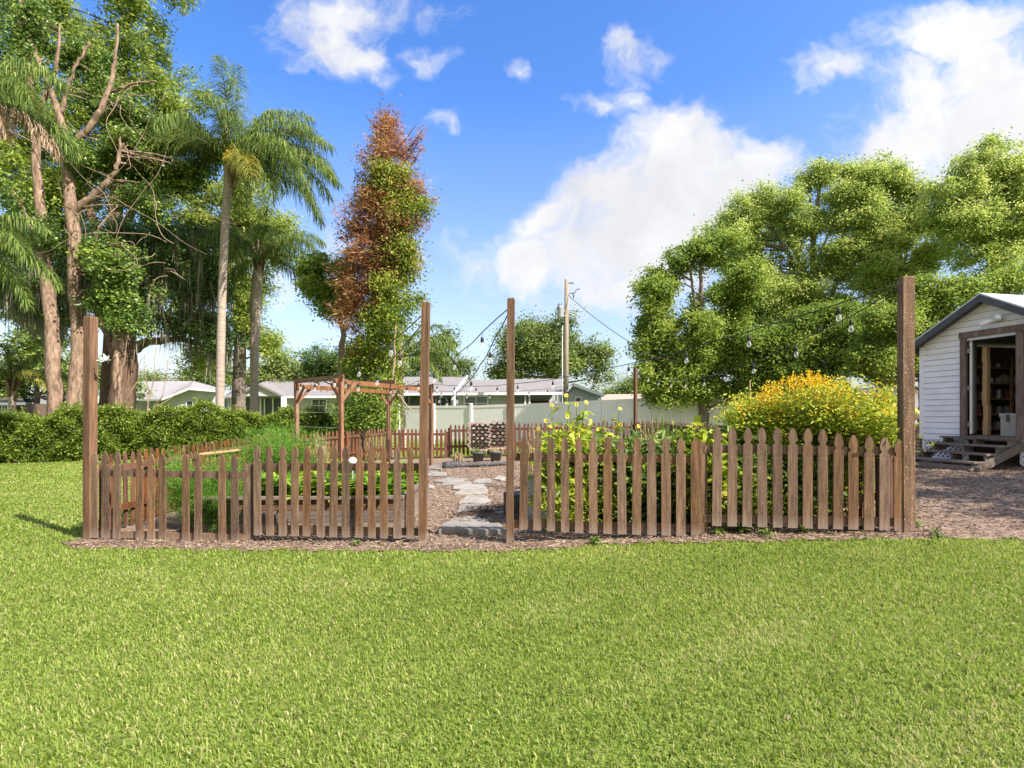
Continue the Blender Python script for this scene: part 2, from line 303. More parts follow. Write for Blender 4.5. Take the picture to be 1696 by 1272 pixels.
# cumulus banks: centre and size in degrees-of-slope coordinates, from reading the photograph
CL=[(1450,250,90,60,.95),(1520,150,110,80,.95),(1600,60,150,80,.95),(1690,200,150,150,1.1),(1060,95,60,60,.72),(640,90,60,45,.72),(880,430,120,60,.9),(905,370,60,50,.75),(1130,330,180,130,1.1),(1090,215,90,50,.85),(1060,130,50,45,.62),(1105,95,36,30,.62),(985,172,60,26,.58),(1255,275,80,50,.95),(560,70,90,60,.8),(1110,260,95,85,1.0),(1010,330,110,85,1.05),(1060,390,190,110,1.15),(960,400,75,70,1.0),(1190,300,130,75,1.0),(860,448,85,38,.62),(1040,480,130,50,.9),(1250,290,70,55,.85),
    (1045,170,55,55,.60),(1085,110,50,40,.55),(965,168,45,20,.50),(868,132,32,26,.46),
    (575,98,130,52,.78),(640,125,60,32,.55),(712,98,50,36,.62),(590,20,160,60,.7),
    (1570,220,190,95,1.0),(1640,120,120,90,1.0),(1480,270,110,50,.9),(1388,96,80,42,.72),(1660,300,180,110,1.0),(1575,100,60,40,.6),(1500,170,70,40,.5),
    (700,225,46,34,.46),(735,305,34,18,.40),(770,600,120,40,.36),(560,410,60,60,.44),(300,620,160,50,.75),(700,460,40,18,.36),(470,470,120,90,.42),(820,500,60,22,.42)]
acc=None
for (px,py,rx,ry,wt) in CL:
    c=((px-CX)/FP,(HY-py)/FP,0); s=(FP/rx,FP/ry,0)
    a=nt.nodes.new('ShaderNodeVectorMath'); a.operation='SUBTRACT'; L.new(wv.outputs[0],a.inputs[0]); a.inputs[1].default_value=c
    b2=nt.nodes.new('ShaderNodeVectorMath'); b2.operation='MULTIPLY'; L.new(a.outputs[0],b2.inputs[0]); b2.inputs[1].default_value=s
    ln=nt.nodes.new('ShaderNodeVectorMath'); ln.operation='LENGTH'; L.new(b2.outputs[0],ln.inputs[0])
    mr=nt.nodes.new('ShaderNodeMapRange'); mr.inputs[1].default_value=1.5; mr.inputs[2].default_value=.25; mr.inputs[3].default_value=0; mr.inputs[4].default_value=wt
    L.new(ln.outputs['Value'],mr.inputs[0])
    acc=mr.outputs[0] if acc is None else mth('MAXIMUM',acc,mr.outputs[0])
n1=noise(9,9,.62,wv.outputs[0]); n2=noise(3.2,5,.5,cb.outputs[0])
bk=nt.nodes.new('ShaderNodeMapRange'); bk.inputs[1].default_value=-.05; bk.inputs[2].default_value=-.35; bk.inputs[3].default_value=0; bk.inputs[4].default_value=.85; L.new(sep.outputs['Y'],bk.inputs[0])  # broad unseen cloud behind the camera, added as white fill light
acc=mth('MAXIMUM',acc,bk.outputs[0])
fld=mth('ADD',acc,mth('MULTIPLY',mth('SUBTRACT',n1.outputs['Fac'],.5),1.5))
mr=nt.nodes.new('ShaderNodeMapRange'); mr.interpolation_type='SMOOTHSTEP'; mr.inputs[1].default_value=.26; mr.inputs[2].default_value=.95; L.new(fld,mr.inputs[0])
dens=mth('MULTIPLY',mr.outputs[0],mth('GREATER_THAN',sep.outputs['Z'],0))
cr=nt.nodes.new('ShaderNodeValToRGB'); cr.color_ramp.elements[0].position=.30; cr.color_ramp.elements[0].color=(2.0,2.04,2.18,1); cr.color_ramp.elements[1].position=.62; cr.color_ramp.elements[1].color=(2.62,2.62,2.64,1)
n3=noise(5.5,6,.55,wv.outputs[0]); L.new(n3.outputs['Fac'],cr.inputs['Fac'])
hs=nt.nodes.new('ShaderNodeHueSaturation'); hs.inputs['Hue'].default_value=.512; mv=nt.nodes.new('ShaderNodeMapRange'); mv.inputs[1].default_value=0; mv.inputs[2].default_value=.45; mv.inputs[3].default_value=.52; mv.inputs[4].default_value=.86; L.new(sep.outputs['Z'],mv.inputs[0]); L.new(mv.outputs[0],hs.inputs['Value']); L.new(sky.outputs[0],hs.inputs['Color'])
ms=nt.nodes.new('ShaderNodeMapRange'); ms.inputs[1].default_value=0; ms.inputs[2].default_value=.5; ms.inputs[3].default_value=.80; ms.inputs[4].default_value=1.33; L.new(sep.outputs['Z'],ms.inputs[0]); L.new(ms.outputs[0],hs.inputs['Saturation'])
mx=nt.nodes.new('ShaderNodeMix'); mx.data_type='RGBA'; L.new(dens,mx.inputs[0]); L.new(hs.outputs[0],mx.inputs[6]); L.new(cr.outputs[0],mx.inputs[7])
L.new(mx.outputs[2],bg.inputs['Color']); bg.inputs['Strength'].default_value=.15
SC.view_settings.view_transform='Standard'; SC.view_settings.look='None'; SC.view_settings.gamma=1; SC.view_settings.exposure=1.4
SC.cycles.use_denoising=True; SC.cycles.max_bounces=8; SC.cycles.transparent_max_bounces=8
SC.cycles.sample_clamp_indirect=6

# ---------------------------------------------------------------- ground sheets
def grid_sheet(name, xs, ys, keep, mat, lift, noise_amp=0):
    xs=np.asarray(xs);ys=np.asarray(ys); X,Y=np.meshgrid(xs,ys); Z=gz(X)+lift+noise_amp*(np.sin(X*7.3+Y*3.1)*np.sin(Y*5.9-X*2.2))
    V=np.stack([X.ravel(),Y.ravel(),Z.ravel()],1); nx=len(xs)
    i,j=np.meshgrid(np.arange(len(xs)-1),np.arange(len(ys)-1)); i=i.ravel();j=j.ravel()
    cx=(xs[i]+xs[i+1])/2; cy=(ys[j]+ys[j+1])/2
    k=keep(cx,cy) if keep else np.ones(len(cx),bool); i=i[k];j=j[k]
    F=np.stack([j*nx+i,j*nx+i+1,(j+1)*nx+i+1,(j+1)*nx+i],1)
    used=np.unique(F); mp=np.zeros(len(V),int); mp[used]=np.arange(len(used))
    return tag(MB().add(V[used],mp[F]).build(name,mat,smooth=True),kind='structure')
xs=sorted(set([-900,-300,-100,-40]+list(np.arange(-30,31,1.0))+[-5.3,-3.2,2.1,4.15,9.3,14,40,60,120,300,900]))
ys=sorted(set([-60,-20]+list(np.arange(-5,41,1.0))+[60,100,200,400,900,1800]))
grid_sheet('ground',xs,ys,None,M['lawn'],0)
# the mulch yard: a strip before the front fence, the garden, and the yard round the shed
def edge_front(x):      # front lawn ends where the mulch begins
    e=np.interp(x,[-6.2,-5.7,-5.2,-4,-2,-.3,.3,1,2.2,3.6,4.2,5,6.5,9,14],[7.3,6.75,6.40,6.25,6.02,5.86,5.80,5.86,5.66,5.50,5.42,5.22,4.85,4.5,4.0])
    return e+.035*np.sin(x*9.1)+.03*np.sin(x*23.7+1)+.02*np.sin(x*51)
def left_side(y): return np.interp(y,[6.3,6.8,14.8,18.6,20.2],[-5.55,-5.4,-6.1,-4.35,-4.3])
def back_side(x): return np.interp(x,[-6.1,-4.3,4.4,4.6,20],[14.9,18.7,19.6,19.0,19.0])
def in_mulch(x,y):
    x=np.asarray(x);y=np.asarray(y)
    a=(y>edge_front(x))&(x>left_side(y)+.04*np.sin(y*11))&(y<back_side(x))&(x<16)
    return a
xs=sorted(set(list(np.round(np.arange(-6.4,16.01,.06),3))+[-5.3,-3.2,0,2.1,4.15,9.3,14]))
ys=list(np.round(np.arange(3.9,7.6,.05),3))+list(np.arange(7.6,19.8,.15))
grid_sheet('mulch_ground',xs,ys,in_mulch,M['mulch'],.012,.006)
# ---------------------------------------------------------------- grass blades
def blades(x,y,length,width,mb,tint):
    n=len(x); az=rng.uniform(0,2*math.pi,n); tilt=np.abs(rng.normal(0,.75,n))+.12
    D=np.stack([np.cos(az)*np.sin(tilt),np.sin(az)*np.sin(tilt),np.cos(tilt)],1)
    S=np.stack([-np.sin(az+rng.normal(0,.6,n)),np.cos(az+rng.normal(0,.6,n)),np.zeros(n)],1); 
    C=np.stack([x,y,gz(x)-.004],1)
    l=(length*rng.uniform(.6,1.25,n))[:,None]; w=(width*rng.uniform(.7,1.3,n))[:,None]
    mid=C+D*l*.55; tip=mid+(D+np.array([0,0,-.45])+.25*S)*l*.5
    V=np.stack([C-S*w*.4,C+S*w*.4,mid+S*w*.5,mid-S*w*.5,tip],1).reshape(-1,3)
    b=np.arange(n)[:,None]*5
    mb.add(V,[b+np.array([[0,1,2,3]]),b+np.array([[3,2,4]])],np.repeat(tint,5))
def patchy(x,y):
    return (.5+.22*np.sin(x*1.3+np.sin(y*.9)*1.5)*np.sin(y*1.7+x*.6)+.16*np.sin(x*4.1+y*2.3)*np.sin(y*5.2-x*1.9))
mb=MB()
def scatter(n,x0,x1,y0,y1,keep,length,width):
    x=rng.uniform(x0,x1,n); y=rng.uniform(y0,y1,n); k=keep(x,y); x=x[k];y=y[k]
    p=patchy(x,y); big=.5*np.sin(x*.55+1.2*np.sin(y*.5+.7))*np.sin(y*.8-.4*x+1.3)+.5*np.sin(x*1.1-y*.7+2)*np.sin(y*1.9+x*.35)
    dry=np.clip(np.sin(x*1.9+2.2*np.sin(y*1.1))*np.sin(y*2.6-x*.8+.6)-.62,0,1)*1.1
    t=np.clip(rng.normal(.44,.24,len(x))+.20*(p-.5)+.10*big+(rng.random(len(x))<.10+dry*.9)*.42,0,1)
    blades(x,y,length*(.85+.4*p),width,mb,t)
lawn=lambda x,y:~in_mulch(x,y)&((y<edge_front(x)+.03)|(x<-5.45))
inview=lambda x,y,m=1.25:np.abs(x)<(y*.942*m+.3)
scatter(300000,-6,6,1.6,3.6,lambda x,y:inview(x,y,1.6),.040,.0050)
scatter(290000,-8.3,8.3,3.6,5.2,lambda x,y:inview(x,y,1.6)&lawn(x,y),.042,.0058)
scatter(170000,-10.5,10,5.2,6.9,lambda x,y:inview(x,y,1.6)&lawn(x,y),.048,.0075)
scatter(190000,-18,-5.2,6.6,12,lambda x,y:inview(x,y,1.6)&lawn(x,y),.050,.012)
scatter(100000,-22,-5.2,12,18,lambda x,y:inview(x,y,1.4)&lawn(x,y)&(y<17.5+.3*(x+16)),.055,.018)
scatter(26000,-6,8,18.4,29,lambda x,y:(y>back_side(x)+.1),.08,.03)
tag(mb.build('lawn_grass',M['grass']),'mown green lawn grass before and beside the picket fence','grass',kind='stuff')
# ---------------------------------------------------------------- loose wood chips
mb=MB()
def chips(n,x0,x1,y0,y1,size,lo,hi,keep=in_mulch):
    x=rng.uniform(x0,x1,n); y=rng.uniform(y0,y1,n); k=keep(x,y); x=x[k];y=y[k]; n=len(x)
    C=np.stack([x,y,gz(x)+.02+rng.uniform(0,.012,n)],1); az=rng.uniform(0,6.28,n)
    D=np.stack([np.cos(az),np.sin(az),rng.normal(0,.25,n)],1); N=np.stack([rng.normal(0,.35,n),rng.normal(0,.35,n),np.ones(n)],1)
    mb.leaves(C,D,N,size*rng.uniform(.5,1.5,n),size*.33*rng.uniform(.5,1.5,n),np.clip(rng.uniform(lo,hi,n),0,1),shape=.5)
chips(22000,-6,4.4,5.4,7.2,.045,.1,1)
chips(26000,-4.5,4.5,7.2,17,.06,.15,1)
chips(30000,4.2,13,4.2,12,.05,0,.8)
tag(mb.build('wood_chips',M['chip']),'loose brown wood chips strewn over the mulch yard','wood chips',kind='stuff')

mb=MB(); n=420; x=rng.uniform(-5.5,5.5,n); y=2+4.2*rng.random(n)**.7; k=lawn(x,y); x=x[k];y=y[k];n=len(x); az=rng.uniform(0,6.28,n)
mb.leaves(np.stack([x,y,gz(x)+.035],1),np.stack([np.cos(az),np.sin(az),rng.normal(0,.3,n)],1),np.stack([rng.normal(0,.4,n),rng.normal(0,.4,n),np.ones(n)],1),rng.uniform(.012,.045,n),rng.uniform(.006,.016,n),rng.uniform(.1,1,n))
tag(mb.build('fallen_leaves',M['chip']),'small dry fallen leaves scattered over the front lawn','fallen leaves',kind='stuff')
# ---------------------------------------------------------------- picket fences
def picket_poly(h,w=.089):
    """half outline of a gothic picket, heights from the ground up"""
    b=w/2
    half=[(b,0),(b,h-.185),(b*.62,h-.168),(b*.60,h-.150),(b*.88,h-.128),(b*.93,h-.100),(b*.74,h-.052),(b*.42,h-.014),(b*.14,h)]
    return [(x,z) for x,z in half]+[(-x,z) for x,z in half[::-1]]
PMESH={}
def picket_mesh(h,w,mat,thick=.018):
    key=(round(h,2),round(w,3),mat.name)
    if key in PMESH: return PMESH[key]
    poly=[(x,-thick/2,z) for x,z in picket_poly(h,w)]
    o=MB().prism(poly,(0,thick,0)).build('picket',mat); PMESH[key]=o.data
    bpy.data.objects.remove(o); return PMESH[key]
def add_picket(parent,p,h,w,mat,rz,lean=0):
    o=bpy.data.objects.new('picket',picket_mesh(h,w,mat)); COL.objects.link(o); o.parent=parent
    o.location=tuple(np.asarray(p)-np.array(ORG[parent.name])); o.rotation_euler=(0,lean,rz); return o
def fline(px):      # distance of the front fence line under a photo column
    u=(px-CX)/FP; return 6.195/(1+.115*u)
FRZ=math.atan2(-.115,1)
off=np.array([math.sin(FRZ),-math.cos(FRZ),0]); off=np.array([-.114,-.993,0])
def rail(t,px0,y0,px1,y1,mat,h=.085,th=.038,back=.03):
    a=P(px0,y0,fline(px0)); b=P(px1,y1,fline(px1)); bk=np.array([0,1,0])*back
    MB().beam(a+bk,b+bk,th,h).build('rail',mat,t)
def front_section(label,cols,top,bot,wpx,rails,posts=()):
    m=(cols[0]+cols[-1])/2; d=fline(m); X=(m-CX)/FP*d
    t=thing('picket_fence',label,'fence',(X,d,float(gz(X))),'picket fence sections along the front of the garden')
    for i,c in enumerate(cols):
        d=fline(c); yt=np.interp(c,*top); yb=np.interp(c,*bot); w=np.interp(c,[cols[0],cols[-1]],wpx)*d/FP
        if isinstance(w,np.ndarray): w=float(w)
        p=P(c,yb,d-.012); h=(yb-yt)*d/FP
        add_picket(t,p,h,w,M['picket'],FRZ,rng.normal(0,.006))
    for r in rails: rail(t,*r,M['picket'])
    for (c,yt,yb,wp) in posts:
        d=fline(c)+.06; a=P(c,yb+4,d); b=P(c,yt,d)
        MB().box((a+b)/2,(.095*wp,.09,b[2]-a[2]),FRZ).build('short_post',M['picket'],t)
    return t
c1=[156,174,193,231,250,269,308,328,368,389]
front_section('brown picket fence section with missing pickets, beside the lone lawn-side tall post',c1,([156,193,231,389],[749.5,748,751,754]),([156,193,231,389],[891,893,895,899.5]),(12.2,12.6),
  [(150,783,410,788),(150,884.5,410,892)],[(413,768,900,1.05)])
c2=[426.7,447,468,488.6,507.7,530.9,551.7,572.4,594.5,615.9,635.8,657.9,679.8]
front_section('brown picket fence section in front of the wooden vegetable bed, white globe behind it',c2,([427,680],[738.5,741.5]),([427,680],[886.5,892.5]),(12.2,12.6),
  [(420,773.5,696,774),(420,876,694,882)])
c3=[866.8,889.5,912.6,936,959.2,982.8,1006.5,1030.4,1054.3,1079.4,1103.3,1127.8,1152.4]
front_section('brown picket fence section in front of the sunflowers, beginning at the gateway post',c3,([867,1152],[723,725.5]),([867,959,1152],[877,882.5,888.5]),(12.8,15.6),
  [(850,757,1160,761),(850,868,1160,876)],[(1163,732,891,.95)])
c4_=[1187,1212.3,1237,1262.4,1287.8,1312.7,1337.4,1362.6,1387.7,1412.9,1438.8,1464.5,1489]
front_section('brown picket fence section raised above the soil in front of the yellow flowering bush',c4_,([1187,1345,1362,1388,1413,1464,1490],[708,710,711,718,721,724,728]),([1187,1490],[871,879]),(15,15.8),
  [(1168,744,1490,748),(1168,859,1490,866)])
# tall square posts
def tall_post(label,p0,p1,w=.089,rz=0,mat='post',group='tall square timber posts round the garden'):
    p0=np.asarray(p0,float);p1=np.asarray(p1,float); c=MB()
    cs,sn=math.cos(rz),math.sin(rz); h=w/2; e=.006
    ring=lambda q,k:[q+np.array([(x*cs-y*sn)*k,(x*sn+y*cs)*k,0]) for x,y in ((-h,-h),(h,-h),(h,h),(-h,h))]
    n=9; V=[]; bow=rng.normal(0,.006,2)
    for i in range(n):
        f=i/(n-1); q=p0+(p1-p0)*f+np.array([bow[0],bow[1],0])*math.sin(f*3.14); V+=ring(q,1)
    V+=ring(p1+np.array([0,0,.012]),.82)
    F=[(i*4+k,i*4+(k+1)%4,i*4+4+(k+1)%4,i*4+4+k) for i in range(n) for k in range(4)]+[(n*4,n*4+1,n*4+2,n*4+3),(3,2,1,0)]
    return tag(c.add(V,F).build('tall_post',M[mat],loc=p0),label,'post',group)
def postpx(label,cb,yb,ct,yt,w,rz,dd=0,mat='post'):
    d=fline(cb)+dd; return tall_post(label,P(cb,yb,d),P(ct,yt,d),w,rz,mat)
postpx('tall brown post standing on the lawn edge with a white spinner fixed to it',149.5,898,150.5,526,.105,FRZ-.12,.03)
postpx('tall brown gateway post on the pergola side of the stone path, leaning slightly',700,901,705.5,502,.084,FRZ)
postpx('tall brown gateway post at the end of the sunflower pickets',844.5,900,846.5,496,.081,FRZ)
postpx('thick speckled timber post beside the yellow bush, string lights tied near its top',1502,889,1500.5,461,.112,FRZ,.02,'post_speck')
bl=np.array([4.42,19.5,.2]); tall_post('distant thin tall post at the far back garden corner by the white fence',bl,P(1052.5,610,19.5),.10,.6)
# side and back picket rows
def run(label,a,b,za,zb,n,h,mat,rails=(.28,.80),side=1,w=.085,group='low brown picket rows round the back of the garden'):
    a=np.array([a[0],a[1],za]);b=np.array([b[0],b[1],zb]); dv=b-a; rz=math.atan2(dv[1],dv[0])
    t=thing('picket_fence',label,'fence',(a+b)/2,group)
    nrm=np.array([-math.sin(rz),math.cos(rz),0])*.03*side
    for i in range(n):
        f=(i+.5)/n; p=a+dv*f+np.array([0,0,rng.normal(0,.008)]); add_picket(t,p,h,w,M[mat],rz,rng.normal(0,.012))
    for r in rails:
        MB().beam(a+nrm+np.array([0,0,h*r]),b+nrm+np.array([0,0,h*r]),.038,.085).build('rail',M[mat],t)
    for f in np.arange(0,1.01,1/max(1,round(np.linalg.norm(dv)/2.4))):
        q=a+dv*f+nrm*2.4; MB().box(q+np.array([0,0,h*.42]),(.09,.09,h*.95),rz).build('short_post',M[mat],t)
    return t
run('reddish picket row leading back along the lawn from the front corner',(-5.28,6.95),(-6.0,14.8),-.09,-.06,50,1.03,'redwood',side=-1)
run('reddish picket row running behind the wooden pergola',(-6.0,14.8),(-4.26,18.6),-.06,.0,28,1.0,'redwood',side=-1)
def bz(px,py,d): return EYE-(py-HY)/FP*d
run('dark brown low picket row between pergola and raised back panels',(P(644,0,18.6)[0],18.6),(P(741,0,18.8)[0],18.8),bz(650,757,18.6),bz(741,757,18.8),14,.98,'darkpicket')
run('dark brown raised picket panel behind the two grey pots',(P(744,0,18.8)[0],18.8),(P(846,0,18.95)[0],18.95),bz(745,754,18.8),bz(846,752,18.95),15,1.06,'darkpicket')
run('dark brown back picket row behind the sunflowers',(P(850,0,18.98)[0],18.98),(4.36,19.48),bz(850,750,18.98),bz(1050,746,19.5),29,1.04,'darkpicket')
run('dark brown side picket row coming forward past the white fence towards the yellow bush',(4.42,19.4),(4.17,6.1),.19,.22,82,1.04,'darkpicket',side=1)
# ---------------------------------------------------------------- pergola
A=P(491,630,13.8);B=P(565,622,12.1);Cc=P(643,640,16.8);D=P(714,637,15.8)
pg=thing('pergola','open reddish timber pergola frame of four posts over the garden path','pergola',((A[0]+D[0])/2,(A[1]+D[1])/2,-.05))
dirl=Cc-A; rzp=math.atan2(dirl[1],dirl[0])
for q in (A,B,Cc,D):
    g=float(gz(q[0])); MB().box((q[0],q[1],(g+q[2])/2),(.088,.088,q[2]-g),rzp).build('post',M['pergola'],pg)
def bm(a,b,za,zb,e0=.15,e1=.15,w=.04,h=.11):
    a=np.array([a[0],a[1],za]);b=np.array([b[0],b[1],zb]);d=(b-a)/np.linalg.norm(b-a)
    MB().beam(a-d*e0,b+d*e1,w,h).build('beam',M['pergola'],pg)
sh=np.array([.075,.0,0])
bm(A+sh,Cc+sh,2.16,2.14); bm(B-sh,D-sh,2.20,2.16)
bm(A,B,2.30,2.28,.1,.1); bm(Cc,D,2.27,2.27,.1,.1)
mid=lambda a,b,f:a+(b-a)*f
bm(mid(A,Cc,.5),mid(B,D,.5),2.29,2.29)
def brace(p,to,zt,l=.42):
    d=np.array([to[0]-p[0],to[1]-p[1],0]); d/=np.linalg.norm(d)
    a=np.array([p[0],p[1],zt-l])+d*.05; b=np.array([p[0],p[1],zt-.04])+d*(l+.05)
    MB().beam(a,b,.038,.07).build('brace',M['pergola'],pg)
for p,to in ((A,Cc),(A,B),(B,D),(B,A),(Cc,A),(Cc,D),(D,B),(D,Cc)): brace(p,to,2.2)
# swing rope hanging under the pergola
a=P(657,645,14.6);b=P(700,681,14.6); pts=[a+(b-a)*t+np.array([0,0,-.22*math.sin(t*3.14)]) for t in np.linspace(0,1,12)]
tag(MB().tube(pts,.016,6).build('hanging_rope',M['dry_stem'],loc=a),'pale rope hanging in a loose curve under the pergola','rope')
# trellis wires between pergola posts
for k,z in enumerate((.75,1.05,1.35,1.65)):
    pass
t=thing('wire_trellis','thin pale wires stretched across the near pergola posts','trellis',(A+B)/2*np.array([1,1,0]))
for z in (.8,1.15,1.5): MB().tube([np.array([A[0],A[1],z]),np.array([B[0],B[1],z])],.005,5).build('wire',M['metal'],t)
# ---------------------------------------------------------------- string lights
BULB={}
def bulb_parts(parent,p,i):
    p=np.asarray(p)-np.array(ORG[parent.name])
    if not BULB:
        s=MB().lathe((0,0,0),[(.002,0),(.004,-.005),(.004,-.05),(.018,-.055),(.021,-.075),(.021,-.115),(.017,-.12),(0,-.12)],10).build('socket',M['black'],smooth=True)
        g=MB().lathe((0,0,0),[(.012,-.118),(.016,-.130),(.026,-.152),(.029,-.17),(.024,-.190),(.012,-.201),(0,-.203)],12).build('bulb',M['bulb'],smooth=True)
        BULB['s']=s.data;BULB['g']=g.data
        bpy.data.objects.remove(s);bpy.data.objects.remove(g)
    o=bpy.data.objects.new('bulb',BULB['g']);COL.objects.link(o);o.parent=parent;o.location=tuple(p)
    q=bpy.data.objects.new('socket',BULB['s']);COL.objects.link(q);q.parent=o
def string(label,a,b,sag,n,r=.0065,skip=()):
    a=np.asarray(a,float);b=np.asarray(b,float)
    t=thing('string_light',label,'string lights',a,'festoon light strings between the garden posts')
    f=lambda u:a+(b-a)*u+np.array([0,0,-4*sag*u*(1-u)])
    us=np.linspace(0,1,36); pts=np.array([f(u) for u in us]); pts[1:-1]+=rng.normal(0,.006,(34,3))
    MB().tube(pts,r,6).build('cable',M['cable'],t,smooth=True)
    for i in range(n):
        u=(i+.6)/n+rng.normal(0,.006)
        if .02<u<.98: bulb_parts(t,f(u)-np.array([0,0,.0]),i)
Rt=P(1489,470,5.70); Rt2=P(1489,478,5.70); G2=P(840,513,6.17); G2b=P(840,523,6.17); G1=P(699,522,6.35); G1b=P(699,535,6.35)
string('string of bulbs sagging from the thick speckled post to the far pergola post',Rt,D+np.array([0,0,.02]),.42,11)
string('string of bulbs from the thick speckled post to the thin distant corner post',Rt2,P(1053,613,19.45),.62,10)
string('upper string of bulbs dropping from the sunflower-side gateway post to the pergola',G2,Cc,.30,7)
string('lower, deeper-sagging string of bulbs from the sunflower-side gateway post to the pergola',G2b,D,.62,6)
string('upper string of bulbs dropping from the leaning gateway post to the pergola',G1,A,.30,5)
string('lower string of bulbs dropping from the leaning gateway post to the near pergola post',G1b,B,.34,4)
string('string of bulbs from the thin corner post across the houses to the pergola',P(1052,614,19.45),Cc+np.array([0,0,.03]),.45,12)
# white wind spinner on the lawn-side post
c=P(176,596,6.72); t=thing('wind_spinner','white metal flower spinner bracketed to the tall lawn-side post','ornament',c)
MB().tube([P(160,597,6.76),P(168,598,6.73),c],.006,6).build('bracket',M['trim'],t)
mb=MB()
for k in range(7):
    a=k*2*math.pi/7; d=np.array([[math.cos(a),-.25,math.sin(a)*.9]]); mb.leaves(np.array([c]),d,np.array([[-math.sin(a),.8,math.cos(a)]]),.085,.035,.5)
mb.lathe(c,[(0,.012),(.012,.006),(.012,-.006),(0,-.012)],8); mb.build('petals',M['trim'],t)
# ---------------------------------------------------------------- white vinyl fence
def FK(k):
    Z0=27.0; X=(-.0756+.0734*k)*Z0; Y=(1-.0355*k)*Z0; return np.array([X,Y,0.])
vt=thing('vinyl_fence','long white vinyl privacy fence behind the garden, in front of the houses','fence',FK(4)+np.array([0,0,.2]))
ks=list(range(-2,13)); px_top={-2:672,0:671.5,2:667,3:663,4:659,5:655,8:640}
def ftop(k): return np.interp(k,[-2,0,2,3,4,5,8,12],[1.90,1.895,1.99,2.08,2.16,2.23,2.45,2.6])
fd=(FK(1)-FK(0));fd/=np.linalg.norm(fd); frz=math.atan2(fd[1],fd[0]); fn=np.array([fd[1],-fd[0],0])
for k in ks:
    p=FK(k); zt=ftop(k)+.05; zb=min(float(gz(p[0])),zt-1.8)-.05
    m_=MB().box((p[0],p[1],(zt+zb)/2),(.127,.127,zt-zb),frz)
    m_.lathe((p[0],p[1],zt),[(.10,0),(.10,.02),(.0,.06)],4); m_.build('post',M['vinyl'],vt)
    if k==ks[-1]: break
    q=FK(k+1); a=p+fd*.066; b=q-fd*.066; za=ftop(k);zb_=ftop(k+1); mb=MB(); nb=14
    for i in range(nb):      # tongue and groove boards
        f0=i/nb;f1=(i+1)/nb; u=a+(b-a)*f0+fd*.004; v=a+(b-a)*f1-fd*.004; t0=za+(zb_-za)*f0
        lo=t0-1.72
        mb.prism([u+fn*.012+[0,0,lo],v+fn*.012+[0,0,lo],v+fn*.012+[0,0,t0-.10],u+fn*.012+[0,0,t0-.10]],-fn*.024)
    mb.build('panel',M['vinyl'],vt)
    for dz,hh in ((-.06,.12),(-1.70,.14)):
        MB().beam(a+[0,0,za+dz],b+[0,0,zb_+dz],.05,hh).build('rail',M['vinyl'],vt)
# ---------------------------------------------------------------- houses
def face(parent,name,mat,pts,th=.12,nrm=(0,1,0)):
    return MB().prism(pts,np.asarray(nrm,float)*th).build(name,mat,parent)
def pts(d,*xy): return [P(x,y,d) for x,y in xy]
def window(parent,x0,y0,x1,y1,d,nx=2,ny=2,pane='pane',fw=.07):
    a=P(x0,y1,d);b=P(x1,y0,d); f=MB(); xs=np.linspace(a[0],b[0],nx+1); zs=np.linspace(a[2],b[2],ny+1)
    for i,x in enumerate(xs):
        ww=fw if i in(0,nx) else fw*.6; f.box((x,d-.05,(a[2]+b[2])/2),(ww,.06,b[2]-a[2]+fw))
    for j,z in enumerate(zs):
        ww=fw if j in(0,ny) else fw*.6
        for i in range(nx):
            f.box(((xs[i]+xs[i+1])/2,d-.045,z),(xs[i+1]-xs[i]-fw*.8,.05,ww))
    o=f.build('window',M['trim'],parent)
    MB().box(((a[0]+b[0])/2,d-.016,(a[2]+b[2])/2),(b[0]-a[0]-.01,.02,b[2]-a[2]-.01)).build('pane',M[pane],o)
    return o
def slab(parent,name,mat,poly,th=.14):   # roof plane with thickness
    return MB().prism(poly,(0,0,-th)).build(name,mat,parent)
G0=-.12
def wallbox(parent,x0,x1,ytop,d,depth,mat,name='wall',zb=G0):
    a=P(x0,ytop,d);b=P(x1,ytop,d); z=a[2]
    return MB().box(((a[0]+b[0])/2,d+depth/2,(z+zb)/2),(b[0]-a[0],depth,z-zb)).build(name,M[mat],parent)
# left pale house
h=thing('house','pale grey house with one white-framed window on its gable wall, behind the hedge','house',(P(300,0,46.5)[0],46.5,G0))
d=46.50
face(h,'wall',M['wall_pale'],[P(271,660,d),P(313,645,d),P(356,648,d),np.array([P(356,0,d)[0],d,G0]),np.array([P(271,0,d)[0],d,G0])],6)
wallbox(h,222,270,661,48.75,5,'wall_pale')
wallbox(h,135,222,662,49.50,5,'wall_pale')
slab(h,'roof',M['roof_pale'],[P(221,662,47.85),P(269,660.5,45.90),P(313,643,45.90),P(319,631,54.75),P(221,632,55.50)],.10)
slab(h,'roof',M['roof_pale'],[P(313.5,642.6,45.90),P(360,647,45.90),P(364,643,55.50),P(320,631,54.90)],.10)
slab(h,'roof',M['roof_pale'],[P(128,660,48.75),P(220.5,662,48.45),P(220.5,633,55.50),P(150,650,55.50)],.10)
for a,b in (((269,661.5),(313,644)),((313,644),(360,648))):
    MB().beam(P(*a,45.83),P(*b,45.83),.05,.16).build('fascia',M['trim'],h)
MB().beam(P(221,663,47.78),P(269,662,45.83),.05,.14).build('fascia',M['trim'],h)
window(h,309,664,320,684,d,1,2)
face(h,'gable',M['wall_pale'],[P(160,668,48.60),P(160,655,48.60),P(169,642,48.60),P(179,655,48.60),P(179,668,48.60)],1.5)
for s in (((158,656),(169,641)),((169,641),(181,656))): MB().beam(P(*s[0],48.53),P(*s[1],48.53),.06,.12).build('fascia',M['trim'],h)
window(h,162,664,168,682,49.35,1,2); window(h,171,664,178,682,49.35,1,2)
